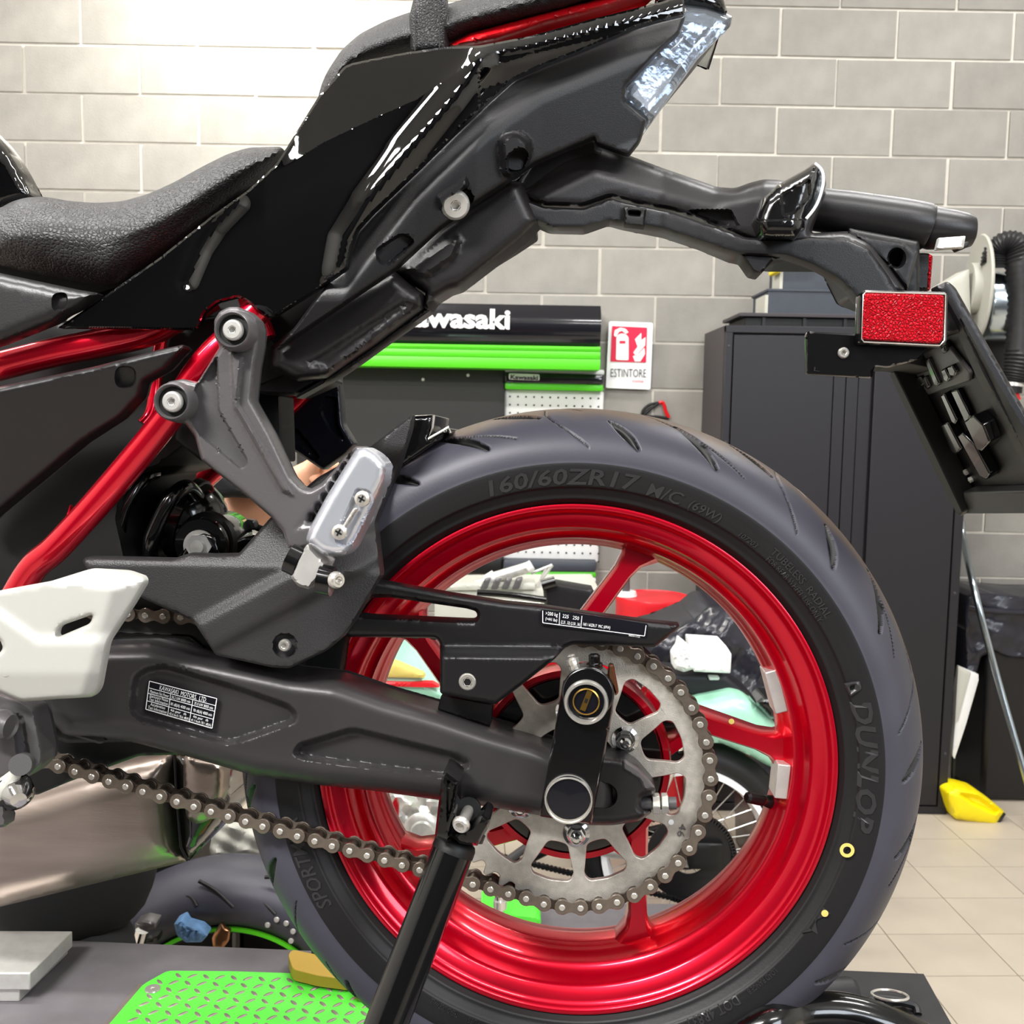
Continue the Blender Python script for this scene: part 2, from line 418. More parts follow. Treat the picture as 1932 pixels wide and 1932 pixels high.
def text_on(s, p0, p1, hpx, y, fr, parent, m, name='lettering', ext=.0004, bold=0, fit=True, shear=0):
    """text whose baseline runs between two pixels on the plane local y"""
    A = fr.un([p0], y)[0]; B = fr.un([p1], y)[0]; u = (B-A); W = np.linalg.norm(u); u /= W; v = np.cross(u, np.array([0, -1., 0]))*-1
    v = np.cross(np.array([0, -1., 0]), u); v = v if v[2] > 0 or abs(v[2]) < .3 else v
    V, F = text_vf(s, 1, 0, bold); w0 = V[:, 0].max()-V[:, 0].min(); h0 = .72
    sx = W/w0; sy = hpx*pxm(fr, A)/h0
    x = (V[:, 0]-V[:, 0].min())*sx+shear*V[:, 1]*sy; yy = V[:, 1]*sy
    zz = np.where(V[:, 2] > 0, 1, 0)*0
    P = A+x[:, None]*u+yy[:, None]*v
    Q = P-np.array([0, ext, 0]); n = len(P)
    return obj(name, [Q, F], M[m], parent, ang=0, fix=False)
# ================================================================== THE MOTORCYCLE
BIKE = thing('motorcycle', 'black motorcycle with red wheel and frame, raised on the workshop lift', 'motorcycle', matrix=FB.matrix())
def U(px, py, y): return FB.un([(px, py)], y)[0]
def pth(*a): return [U(*q) for q in a]
# --- tyre: dense grid with grooves pressed in
def tyre_grid(nt=1600, ns=170):
    s = np.linspace(0, 1, ns)
    prof = []
    ctl = [(-.0600, .2225), (-.0640, .2300), (-.0690, .2335), (-.0705, .2345), (-.0712, .2375), (-.0755, .2440), (-.0775, .2455), (-.0790, .2520), (-.0803, .2600), (-.0806, .2645)]
    for y, r in ctl: prof.append((y, r))
    for a in np.linspace(0, PI, 61)[0:]:
        yy = -.0802*math.cos(a); prof.append((yy, .2665+.0485*math.sin(a)**.86))
    for y, r in ctl[::-1]: prof.append((-y, r))
    prof = np.array(prof); d = np.r_[0, np.cumsum(np.hypot(*np.diff(prof, axis=0).T))]
    keys = np.linspace(0, d[-1], ns+60); Y = np.interp(keys, d, prof[:, 0]); R = np.interp(keys, d, prof[:, 1])
    th = np.arange(nt)*2*PI/nt
    # normals of the profile
    ty = np.gradient(Y); tr = np.gradient(R); L = np.hypot(ty, tr); ny, nr = -tr/L, ty/L   # outward
    sg = np.sign((R-.262)*nr+Y*ny); ny *= sg; nr *= sg
    TT, SS = np.meshgrid(th, keys, indexing='ij'); H = np.zeros_like(TT)
    mid = d[-1]/2; sh = np.interp(-.0806, [-.0806], [0])
    arc = SS-mid    # signed arc position from the crown; near side negative
    def groove(t0, a0, t1, a1, wd, dep, curve=0):
        # segment in (theta*r, arc) metres, repeated 9 times, mirrored on the far side
        rr = .295
        t0, t1 = -t0, -t1
        for side in (-1, 1):
            for k in range(9):
                off = k*2*PI/9+(PI/9 if side > 0 else 0)
                pts = []
                for q in np.linspace(0, 1, 7):
                    pts.append(((t0+(t1-t0)*q+curve*math.sin(PI*q)*.1)*1.0, a0+(a1-a0)*q))
                X = ((TT-off+PI) % (2*PI)-PI)
                box_ = (X > min(t0, t1)-.12) & (X < max(t0, t1)+.12) & (side*arc > min(a0, a1)-.01) & (side*arc < max(a0, a1)+.01)
                ii = np.where(box_)
                if len(ii[0]) == 0: continue
                x = X[ii]*rr; yv = side*arc[ii]; best = np.full(len(x), 1.)
                for j in range(6):
                    ax_, ay_ = pts[j][0]*rr, pts[j][1]; bx, by = pts[j+1][0]*rr, pts[j+1][1]
                    ux, uy = bx-ax_, by-ay_; tt = np.clip(((x-ax_)*ux+(yv-ay_)*uy)/(ux*ux+uy*uy), 0, 1)
                    q = (j+tt)/6; wl = wd*(.35+.65*np.sin(PI*np.clip(q, 0.02, .98)))
                    best = np.minimum(best, np.hypot(x-ax_-tt*ux, yv-ay_-tt*uy)/wl)
                H[ii] = np.minimum(H[ii], -dep*np.clip(1.6-1.6*best, 0, 1))
    # arc: 0 crown .. ~.105 shoulder
    groove(.00, .088, -.09, .058, .0056, .0045)
    groove(.24, .082, .10, .040, .0060, .005)
    groove(.40, .050, .27, .024, .0062, .005)
    groove(.33, .078, -.02, .010, .0016, .0022, .5)
    groove(.55, .092, .42, .020, .0014, .002, .5)
    groove(.52, .030, .44, -.004, .006, .005)
    RR = R[None]+nr[None]*H; YY = Y[None]+ny[None]*H
    V = np.stack([RR*np.cos(TT), YY, RR*np.sin(TT)], 2).reshape(-1, 3)
    n = len(keys); a = (np.arange(nt)[:, None]*n+np.arange(n-1)[None]); b = ((np.arange(nt)[:, None]+1) % nt*n+np.arange(n-1)[None])
    F = np.stack([a, b, b+1, a+1], 2).reshape(-1, 4); mi = np.tile(((R[:-1] < .2652)).astype(int), nt); mi[(H[:, :-1] < -.0012).ravel()] = 2
    return V, F, mi
V, F, mi = tyre_grid()
me = bpy.data.meshes.new('tyre'); me.vertices.add(len(V)); me.vertices.foreach_set('co', V.ravel()); me.loops.add(F.size); me.loops.foreach_set('vertex_index', F.ravel().astype(np.int32))
me.polygons.add(len(F)); me.polygons.foreach_set('loop_start', (np.arange(len(F))*4).astype(np.int32)); me.polygons.foreach_set('loop_total', np.full(len(F), 4, np.int32))
me.materials.append(M['tyre']); me.materials.append(M['side']); me.materials.append(M['black']); me.polygons.foreach_set('material_index', mi.astype(np.int32)); me.update(calc_edges=True); me.validate(); me.shade_smooth()
TYRE = obj('tyre', me, None, BIKE)
import bmesh
_b = bmesh.new(); _b.from_mesh(me); bmesh.ops.recalc_face_normals(_b, faces=_b.faces); _b.to_mesh(me); _b.free()
def ang_of(px, py, y):
    p = U(px, py, y); return math.atan2(p[2], p[0]), math.hypot(p[0], p[2])
def tyre_text(s, pa, pb, h, m='letter', flip=False, bold=.01, shear=.2, y0=None):
    """raised lettering following the sidewall from pixel pa to pixel pb (baseline)"""
    a0, r0 = ang_of(*pa, -.079); a1, r1 = ang_of(*pb, -.079); r0 = (r0+r1)/2
    V, F = text_vf(s, 1, .5, bold); x0, x1 = V[:, 0].min(), V[:, 0].max(); t = (V[:, 0]-x0)/(x1-x0)
    da = (a1-a0+PI) % (2*PI)-PI; sy = h/.72; yy = V[:, 1]*sy
    rad = r0+(yy if da < 0 else -yy); an = a0+da*t+(shear*yy/r0*(1 if da > 0 else -1))
    ys = np.interp(rad, [.2345, .2375, .244, .2455, .252, .260, .2665, .272], [-.0705, -.0712, -.0755, -.0775, -.079, -.0803, -.0806, -.0806])
    dep = np.where(V[:, 2] > 0, .0009, -.001)
    P = np.stack([rad*np.cos(an), ys-dep, rad*np.sin(an)], 1)
    return obj('lettering', [P, F], M[m], TYRE, ang=20)
tyre_text('160/60ZR17', (925, 938), (1198, 924), .0135, bold=.02)
tyre_text('M/C', (1218, 934), (1280, 952), .011)
tyre_text('(69W)', (1296, 958), (1355, 985), .008)
tyre_text('107203', (1392, 1012), (1425, 1033), .0045)
tyre_text('TUBELESS  RADIAL', (1450, 1045), (1560, 1166), .0065, shear=0)
tyre_text('FOR REAR WHEEL USE ONLY', (1444, 1058), (1545, 1175), .0050, shear=0)
tyre_text('DUNLOP', (1606, 1326), (1608, 1562), .0160, bold=.03)
tyre_text('SPORTMAX', (628, 1706), (560, 1540), .0125)
tyre_text('DOT 4R83Y', (1390, 1880), (1290, 1925), .0085, shear=0)
tyre_text('LOAD RANGE B', (1462, 1828), (1408, 1868), .0045, shear=0)
tyre_text('TREAD  SIDEWALL', (866, 1912), (815, 1884), .0045, shear=0); tyre_text('PLIES', (905, 1928), (885, 1921), .0045, shear=0)
# moulding lines, arrow, painted marks
c = U(1598, 1604, -.0812); obj('paint_mark', lathe([(.0034, 0), (.0062, 0), (.0062, .0006), (.0034, .0006)], 20, c, (0, -1, 0), closed=True), M['goldm'], TYRE)
c = U(1556, 1723, -.0812); obj('paint_mark', lathe([(.0001, .0008), (.003, .0006), (.003, 0)], 14, c, (0, -1, 0)), M['goldm'], TYRE)
ar = [(1512, 1760), (1530, 1757), (1553, 1712), (1568, 1724), (1538, 1736), (1543, 1763), (1527, 1753)]
obj('arrow_mark', relief(ar, -.0798, .002, .0012, 2, step=8, r=1), M['letter'], TYRE)
obj('maker_emblem', relief([(1592, 1290), (1622, 1285), (1626, 1300), (1604, 1314)], -.0806, .002, .0012, 3, holes=[[(1603, 1294), (1614, 1292), (1612, 1302), (1604, 1303)]], step=6, r=3), M['letter'], TYRE)
# --- rim
prof = [(.2250, -.0560), (.2300, -.0640), (.2292, -.0668), (.2268, -.0676), (.2244, -.0664), (.2232, -.0640), (.2205, -.0610), (.2190, -.0606), (.2105, -.0560), (.2088, -.0545), (.2078, -.0520), (.2060, -.0440), (.2010, -.0360), (.1975, -.0345), (.1965, -.0290), (.1935, -.0225), (.1923, -.0195), (.1912, -.0150), (.1898, -.0125), (.1888, -.0060)]
prof = prof+[(r, -y) for r, y in prof[::-1]]+[(.2150, .0500), (.1990, 0.0), (.2150, -.0500)]
RIM = obj('rim', lathe(prof, 240, closed=True), M['red'], BIKE, ang=50)
c0 = FB.px([[0, 0, 0]])[0]
def rimpt(px, py, y=0.0): p = U(px, py, y); return math.atan2(p[2], p[0])
def spoke_mesh(th):
    R = lambda r, a: np.array([r*math.cos(th+a), r*math.sin(th+a)])
    def bar(a, b, wa, wb, ya, yb):
        d = (b-a)/np.linalg.norm(b-a); n = np.array([-d[1], d[0]]); V = []
        N_ = 10
        for i in range(N_+1):
            t = i/N_; c = a+(b-a)*t; wd = wa+(wb-wa)*t
            fl = 1+1.6*max(0, (t-.82)/.18)**2+.8*max(0, (.12-t)/.12)**2
            wd *= fl; yy = ya+(yb-ya)*t; bvl = wd*.28
            for (o, dy) in ((-wd, -yy+.006), (-wd+bvl, -yy), (wd-bvl, -yy), (wd, -yy+.006), (wd, yy-.006), (wd-bvl, yy), (-wd+bvl, yy), (-wd, yy-.006)):
                q = c+n*o; V.append((q[0], dy, q[1]))
        F = [(i*8+k, i*8+(k+1) % 8, (i+1)*8+(k+1) % 8, (i+1)*8+k) for i in range(N_) for k in range(8)]
        F += [tuple(range(8)), tuple(N_*8+k for k in range(8))[::-1]]
        return [np.array(V), F]
    A = R(.196, 0); Bm = R(.076, .60); Cc = A+(Bm-A)*.55; D = R(.076, -.12)
    return join(bar(Bm, A, .0095, .0085, .024, .017), bar(D, Cc, .007, .006, .020, .014))
TH1 = rimpt(1205, 1040)
for k in range(5):
    obj('spoke', spoke_mesh(TH1+k*2*PI/5), M['red'], RIM, ang=40)
HUB = obj('hub', lathe([(.020, -.058), (.060, -.058), (.066, -.060), (.0665, -.072), (.0745, -.073), (.0770, -.066), (.0780, -.066), (.0795, -.072), (.0845, -.072), (.0865, -.060), (.0860, -.045), (.080, -.034), (.079, .03), (.05, .045), (.02, .045)], 90, closed=True), M['red'], BIKE, ang=40)
obj('cush_drive', lathe([(.010, -.0735), (.055, -.0735), (.060, -.0745), (.064, -.0735), (.070, -.074), (.0772, -.0735), (.0775, -.060), (.010, -.060)], 72, closed=True), M['blackgl'], HUB)
DISC = obj('brake_disc', lathe([(.080, .058), (.106, .058), (.106, .062), (.080, .062)], 72, closed=True), M['black'], BIKE)
obj('caliper_carrier', relief([(1247, 1370), (1285, 1368), (1297, 1430), (1280, 1452), (1250, 1450)], .045, .01, .002, 4, holes=[[(1267, 1386), (1277, 1385), (1279, 1397), (1268, 1398)], [(1277, 1409), (1291, 1407), (1293, 1421), (1279, 1424)]], step=8), M['black'], BIKE)
# wheel weights + valve
for (a, b_) in (((1462, 1262), (1482, 1340)), ((1487, 1436), (1480, 1500))):
    A = U(*a, -.016); B_ = U(*b_, -.016); v = B_-A; L = np.linalg.norm(v); cth = math.atan2(v[2], v[0])
    obj('balance_weight', box((A+B_)/2+np.array([-.006, 0, .001]), (L, .030, .012), roty(-cth)), M['alu'], RIM, bev=.0012)
vb = U(1470, 1516, -.002); vt = U(1408, 1504, -.030)
obj('valve_stem', tube([vb, vb+(vt-vb)*.12, vb+(vt-vb)*.4, vb+(vt-vb)*.46], [.0078, .0072, .0055, .004], 18), M['black'], RIM)
obj('valve_neck', tube([vb+(vt-vb)*.44, vb+(vt-vb)*.55], .0038, 14), M['brass'], RIM)
obj('valve_cap', tube([vb+(vt-vb)*.53, vb+(vt-vb)*.58, vb+(vt-vb)*.95, vt], [.0052, .0055, .0052, .0030], 9), M['black'], RIM, ang=15)
c = U(1380, 1361, -.020); obj('paint_mark', lathe([(.0001, .0006), (.0026, .0004), (.0026, 0)], 12, c, (0, -1, 0)), M['goldm'], RIM)
# --- sprocket
YS = YC+.0085; PR = .015875/2/math.sin(PI/46)
PH0 = -1.0837   # angle of the first fitted pin (image sense)
a_first, _r = ang_of(850+1360/3.864, 1150+345/3.864, YC)
a_last, _r2 = ang_of(800+870/3.864, 1400+1190/3.864, YC)
bolt_th = ang_of(1088, 1578, YS)[0]
def sprocket_vf(y, th):
    V = []; out = []
    for k in range(46):
        for (da, r) in ((-.5, PR-.0048), (-.33, PR-.004), (-.12, PR+.0032), (.12, PR+.0032), (.33, PR-.004)):
            an = a_first+(k+.5+da)*2*PI/46; out.append((r*math.cos(an), r*math.sin(an)))
    holes = [[(.040*math.cos(t), .040*math.sin(t)) for t in np.linspace(0, 2*PI, 41)[:-1]]]
    for k in range(12):
        c0_ = bolt_th+PI/12+k*PI/6; isb = 1
        L = [(.0640, c0_-.135), (.0625, c0_), (.0640, c0_+.135), (.0800, c0_+.185), (.0905, c0_+.215), (.0965, c0_+.170), (.0975, c0_), (.0965, c0_-.170), (.0905, c0_-.215), (.0800, c0_-.185)]
        Q = rp([(2000*r*math.cos(t), 2000*r*math.sin(t)) for r, t in L], 9, 8)/2000; holes.append([tuple(q) for q in Q])
    Pp = [np.array(out)]+[np.array(h) for h in holes]; W = np.concatenate(Pp); edges = []; n0 = 0
    for L in Pp: k = len(L); edges += [(n0+i, n0+(i+1) % k) for i in range(k)]; n0 += k
    vv, ee, ff, *_ = delaunay_2d_cdt([Vector(p) for p in W], edges, [], 0, 1e-6)
    vv = np.array([(v[0], v[1]) for v in vv]); T = np.array([f for f in ff if len(f) == 3]); c = vv[T].mean(1); ok = inside(c, Pp[0])
    for h in Pp[1:]: ok &= ~inside(c, h)
    T = T[ok]; n = len(vv); A = np.stack([vv[:, 0], np.full(n, y), vv[:, 1]], 1); B_ = A+np.array([0, th, 0]); F = [tuple(map(int, t)) for t in T]+[tuple(int(k)+n for k in t[::-1]) for t in T]
    n0 = 0
    for L in Pp:
        k = len(L); F += [(n0+i, n0+(i+1) % k, n0+(i+1) % k+n, n0+i+n) for i in range(k)]; n0 += k
    return [np.concatenate([A, B_]), F]
SPR = obj('sprocket', sprocket_vf(YS-.0005, .0058), M['zinc'], BIKE, ang=30, bev=.0006, seg=1)
for k in range(6):
    an = bolt_th+k*PI/3; c = np.array([.0535*math.cos(an), YS-.0005, .0535*math.sin(an)])
    obj('flange_nut', join(lathe([(.0115, 0), (.0115, .0015), (.0085, .003)], 26, c, (0, -1, 0)), lathe([(.0078, .002), (.0078, .0085), (.0068, .0095)], 6, c, (0, -1, 0)), lathe([(.005, .009), (.0048, .013), (.003, .0145), (.0001, .0148)], 18, c, (0, -1, 0))), M['chrome'], SPR, ang=25)
# tooth count stamped on the sprocket
text_on('46', (1283, 1553), (1277, 1577), 14, YS-.0012, FB, SPR, 'cast', 'stamping')
c = U(1266, 1551, YS-.0008); obj('paint_mark', lathe([(.0001, .0005), (.0024, .0003), (.0024, 0)], 12, c, (0, -1, 0)), M['print'], SPR)
# --- drive chain
CH = part('drive_chain', BIKE)
pitch = .015875
th0 = a_first
def chain_pts():
    step = 2*PI/46
    # the sprocket arc, clockwise in the picture from the top to the bottom-left
    leave_dir = U(118, 1445.5, YC)-U(926, 1679.5, YC); leave_dir[1] = 0; leave_dir /= np.linalg.norm(leave_dir)
    pts = []; k = -9; an_list = []
    an_top = ang_of(1000, 1222, YC)[0]
    k = 0
    while True:
        an = th0-k*step; p = np.array([PR*math.cos(an), YC, PR*math.sin(an)]); tdir = np.array([math.sin(an), 0, -math.cos(an)])
        pts.append(p)
        if k > 8 and tdir@leave_dir > 0 and np.cross(tdir, leave_dir)[1] < 0.0: break
        k += 1
        if k > 40: break
    q = pts[-1]; i = 1
    target = U(60, 1432, YC)
    d = target-q; d[1] = 0; L = np.linalg.norm(d); d /= L; nlow = int(L/pitch)
    for i in range(1, nlow+1):
        t = i/nlow; sag = -.002*math.sin(PI*t); pts.append(q+d*pitch*i+np.array([0, 0, sag]))
    # upper run: from the first pin back over the top and forward to the gearbox
    up = [pts[0]]; k = -1
    fwd = U(250, 1160, YC); 
    while True:
        an = th0-k*step; p = np.array([PR*math.cos(an), YC, PR*math.sin(an)]); up.append(p)
        tdir = np.array([-math.sin(an), 0, math.cos(an)]); d = fwd-p; d[1] = 0; d /= np.linalg.norm(d)
        if np.cross(tdir, d)[1] > 0 and k < -2: break
        k -= 1
        if k < -16: break
    p = up[-1]; d = fwd-p; d[1] = 0; d /= np.linalg.norm(d)
    for i in range(1, 40): up.append(p+d*pitch*i)
    return up[::-1]+pts[1:]
CP = chain_pts(); i_first = 0
for i, p in enumerate(CP):
    if abs(math.atan2(p[2], p[0])-a_first) < 1e-6 and abs(math.hypot(p[0], p[2])-PR) < 1e-6: i_first = i
def plate_vf(y, t, hw, grow=0):
    """figure-eight side plate from (0,0) to (pitch,0)"""
    out = []
    R = .0067+grow
    for a in np.linspace(PI*.28, PI*2-PI*.28, 13): out.append((R*math.cos(a), R*math.sin(a)))
    out.append((pitch/2, -R*.60))
    for a in np.linspace(-PI*.72, PI*.72, 13): out.append((pitch+R*math.cos(a), R*math.sin(a)))
    out.append((pitch/2, R*.60)); n = len(out)
    def ringy(sc, yy):
        r = []
        for (x, z) in out:
            cx = 0 if x < pitch*.49 else (pitch if x > pitch*.51 else x); r.append((cx+(x-cx)*sc, yy, z*sc))
        return r
    V = ringy(.93, y)+ringy(1, y+.0005)+ringy(1, y+t); F = [tuple(range(n))]
    for j in range(2): F += [(j*n+i, j*n+(i+1) % n, (j+1)*n+(i+1) % n, (j+1)*n+i) for i in range(n)]
    F.append(tuple(range(2*n, 3*n))[::-1]); return [np.array(V), F]
def cyl(c, r, y0, y1, seg=14): return tube([(c[0], y0, c[1]), (c[0], y1, c[1])], r, seg)
outer = join(plate_vf(0, .0019, 0), plate_vf(.0165, .0019, 0), *[tube([(x, -.0014, 0), (x, -.0009, 0), (x, .001, 0)], [.0022, .0028, .0029], 14) for x in (0, pitch)], *[cyl((x, 0), .0026, .0, .0195, 10) for x in (0, pitch)])
inner = join(plate_vf(.0024, .0018, 0, -.0003), plate_vf(.0140, .0018, 0, -.0003), *[cyl((x, 0), .0050, .0042, .0140, 14) for x in (0, pitch)])
npl = len(plate_vf(0, .0019, 0)[1])*2; mo = mesh('outer_link', outer, [M['plate'], M['steel']], 25)
for i_, pf in enumerate(mo.polygons): pf.material_index = 0 if i_ < npl else 1
mo_fix = 0; mi_ = mesh('inner_link', inner, M['plate2'], 25)
for mm in (mo, mi_):
    _b = bmesh.new(); _b.from_mesh(mm); bmesh.ops.recalc_face_normals(_b, faces=_b.faces); _b.to_mesh(mm); _b.free(); mm.set_sharp_from_angle(angle=math.radians(25))
# pins 1060/1096 px (bottom of the sprocket) share one outer plate
k_ref = min(range(len(CP)-1), key=lambda i: abs(FB.px([CP[i]])[0][0]-1096)+(1000 if FB.px([CP[i]])[0][1] < 1500 else 0))
for i in range(len(CP)-1):
    a, b_ = CP[i], CP[i+1]; o = bpy.data.objects.new('link', mo if (i-k_ref) % 2 == 0 else mi_); COL.objects.link(o); o.parent = CH
    d = b_-a; o.location = (a[0], YC, a[2]); o.rotation_euler = (0, -math.atan2(d[2], d[0]), 0)
# --- swingarm
Rsw = [(60, 1232), (208, 1213), (285, 1212), (407, 1239), (550, 1270), (636, 1280), (722, 1310), (823, 1339), (921, 1372), (1008, 1397), (1040, 1410), (1120, 1422), (1165, 1430), (1165, 1556), (1110, 1556), (1015, 1538), (927, 1523), (824, 1509), (721, 1494), (607, 1482), (478, 1463), (350, 1426), (250, 1400), (120, 1390), (60, 1330)]
k1 = [(248, 1275), (275, 1255), (313, 1250), (440, 1288), (548, 1326), (565, 1345), (560, 1365), (450, 1404), (427, 1408), (260, 1362), (242, 1344)]
k2 = [(553, 1412), (562, 1400), (662, 1370), (683, 1373), (864, 1419), (889, 1435), (887, 1450), (838, 1471), (566, 1435), (550, 1424)]
SW = obj('swingarm', relief(Rsw, -.112, .030, .026, 42, feats=[(k1, .012, 13, 14), (k2, .012, 13, 14)], step=5, r=10, tilt=lambda x, y: np.interp(x, [200, 1100], [.000, .004])), M['swing'], BIKE, ang=60)
AX = [(1120, 1423), (1176, 1430), (1205, 1450), (1238, 1489), (1234, 1500), (1212, 1505), (1210, 1525), (1232, 1531), (1207, 1549), (1158, 1557), (1105, 1557)]
obj('axle_block', relief(AX, -.118, .03, .016, 14, feats=[([(1118, 1478), (1150, 1476), (1166, 1492), (1164, 1514), (1148, 1526), (1112, 1524)], .010, 3, 12)], step=6, r=6), M['matte2'], BIKE, ang=40)
obj('block_edge', relief([(1176, 1433), (1206, 1452), (1238, 1489), (1216, 1492), (1206, 1470), (1174, 1452)], -.134, .004, .003, 4, step=6), M['cast'], BIKE, ang=40)
A = U(1205, 1516, -.115); B_ = U(1276, 1515, -.115); d = B_-A
obj('adjuster_bolt', tube([A, B_], .0052, 14), M['cast'], BIKE)
for t0, t1 in ((.36, .56), (.60, .78)): obj('adjuster_nut', tube([A+d*t0, A+d*t1], .0088, 6), M['steel'], BIKE, ang=20, bev=.0006)
# rating label on the swingarm
def label_px(y, corners, parent, name='rating_label', m='signk', r=4):
    return obj(name, relief(corners, y, .0006, .0002, 2, step=14, r=r), M[m], parent)
LB = label_px(-.1300, [(280, 1282), (411, 1316), (401, 1377), (272, 1340)], BIKE)
yl = -.1306
def Lp(u, v): # position in the label
    a = np.array([282, 1285.])+(np.array([409, 1318.])-np.array([282, 1285.]))*u; b = np.array([275, 1338.])+(np.array([400, 1374.])-np.array([275, 1338.]))*u
    return tuple(a+(b-a)*v)
def seg(p, q, w_, y, parent, m='print', fr=FB, name='printed_line'):
    p = np.array(p, float); q = np.array(q, float); d = (q-p)/np.linalg.norm(q-p); n = np.array([-d[1], d[0]])*w_/2
    return [fr.un([p-n, q-n, q+n, p+n], y), [(0, 1, 2, 3)]]
lines = [seg(Lp(0, 0), Lp(1, 0), 1.6, yl, LB), seg(Lp(1, 0), Lp(1, 1), 1.6, yl, LB), seg(Lp(1, 1), Lp(0, 1), 1.6, yl, LB), seg(Lp(0, 1), Lp(0, 0), 1.6, yl, LB), seg(Lp(0, .24), Lp(1, .24), 1.2, yl, LB), seg(Lp(0, .43), Lp(1, .43), 1.2, yl, LB), seg(Lp(0, .70), Lp(1, .70), 1.2, yl, LB), seg(Lp(.33, .24), Lp(.33, 1), 1.2, yl, LB), seg(Lp(.66, .24), Lp(.66, 1), 1.2, yl, LB)]
obj('printed_line', join(*lines), M['print'], LB, ang=0, fix=False)
for s, u0, u1, v, h in [('KAWASAKI  MOTORS,  LTD.', .16, .86, .20, 9), ('Maximum Net Power', .03, .31, .385, 6), ('50.2 kW 8000 min', .35, .63, .385, 6), ('35.0 kW 8000 min', .69, .97, .385, 6), ('Stationary Noise', .03, .31, .54, 6), ('Test Information', .03, .31, .66, 6), ('80 dB(A) 4000 min', .35, .64, .62, 6), ('90 dB(A) 4000 min', .69, .97, .62, 6), ('Acceleration', .06, .28, .82, 6), ('Test Information', .03, .31, .95, 6), ('4th gear   db', .36, .60, .82, 5), ('42.6 km/h 78.6 dB(A)', .35, .65, .95, 5), ('4th gear   db', .70, .93, .82, 5), ('41.1 km/h 78.1 dB(A)', .68, .98, .95, 5)]:
    text_on(s, Lp(u0, v), Lp(u1, v), h, yl, FB, LB, 'print', 'printed_text')
# --- chain guard
CG = [(640, 1120), (700, 1094), (714, 1096), (840, 1119), (950, 1136), (1021, 1143), (1120, 1158), (1223, 1172), (1283, 1178), (1279, 1187), (1236, 1221), (1081, 1216), (1066, 1222), (1047, 1243), (985, 1292), (935, 1329), (889, 1321), (833, 1309), (830, 1305), (830, 1214), (822, 1204), (657, 1202), (640, 1190)]
slot = [(672, 1158), (700, 1128), (735, 1127), (880, 1148), (897, 1153), (901, 1160), (895, 1170), (882, 1170), (700, 1162)]
low = [(825, 1219), (1075, 1220), (1040, 1247), (825, 1247)]; low2 = [(800, 1244), (1100, 1246), (940, 1360), (800, 1330)]
GU = obj('chain_guard', relief(CG, -.118, .012, .007, 11, feats=[(low, .0, 5, 1), ([(800, 1216), (1110, 1219), (1110, 1360), (800, 1360)], -.018, 27, 1)], holes=[slot], step=8, r=5, tilt=lambda x, y: np.interp(x, [640, 1280], [.004, -.004])), M['matte'], BIKE, ang=40)
obj('guard_bolt', bolt_vf(U(883, 1285, -.139), .0078, .004), M['steel'], GU)
ST = label_px(-.1285, [(1020, 1150), (1080, 1155), (1223, 1177), (1221, 1205), (1020, 1178)], GU, 'tyre_pressure_label')
yl = -.1292
obj('printed_line', join(seg((1024, 1152), (1024, 1175), 1.4, yl, ST), seg((1024, 1175), (1216, 1200), 1.4, yl, ST), seg((1216, 1200), (1219, 1180), 1.4, yl, ST), seg((1056, 1156), (1055, 1179), 1.2, yl, ST), seg((1098, 1162), (1096, 1184), 1.2, yl, ST)), M['print'], ST, ang=0, fix=False)
for s, a, b_, h in [('>200 kg', (1029, 1160), (1052, 1163), 7), ('(>441 lbs)', (1029, 1170), (1051, 1173), 6), ('225   250', (1061, 1165), (1092, 1170), 7), ('(2.25 , 32) (2.50 , 36)', (1058, 1176), (1094, 1181), 6), ('160 / 60ZR17  M/C (69W)', (1100, 1180), (1151, 1187), 6), ('56033-1722', (1186, 1200), (1207, 1203), 4)]:
    text_on(s, a, b_, h, yl, FB, ST, 'print', 'printed_text')
obj('guard_bracket', relief([(833, 1309), (930, 1327), (925, 1372), (825, 1340)], -.108, .012, .002, 4, step=8), M['matte'], BIKE)
# --- front chain cover / bracket mount
CC = [(155, 1058), (162, 1050), (327, 1054), (356, 1044), (400, 1046), (450, 1045), (510, 977), (600, 900), (690, 850), (738, 812), (780, 780), (776, 810), (760, 863), (753, 886), (716, 968), (710, 985), (721, 1084), (665, 1179), (647, 1202), (616, 1228), (546, 1261), (512, 1259), (407, 1236), (364, 1171), (273, 1131), (220, 1100), (165, 1075)]
def cc_t(x, y):
    t = np.zeros_like(x)
    edge = np.interp(x, [155, 550, 721], [1063, 1070, 1084]); up = np.clip((edge-y)/60, 0, 3); t += up*.016          # leans back above the crease
    # raised diagonal band
    dx, dy = np.array([.88, -.47]); s_ = (x-407)*dy+(y-1200)*-dx    # signed distance to the band
    t += .006*sm((np.abs((x-480)*.47+(y-1150)*.88)-18)/26)
    t += np.clip((x-560)/160, 0, 2)*.018
    t += .020*sm((x-690)/40)*sm((900-y)/60)*-1
    return t
CCO = obj('chain_cover', relief(CC, -.150, .010, .004, 6, feats=[([(515, 1195), (560, 1195), (560, 1240), (515, 1240)], .006, 3, 20)], step=7, r=5, tilt=cc_t), M['cover'], BIKE, ang=38)
bolt(538, 1217, -.147, 12, CCO, name='cover_bolt')
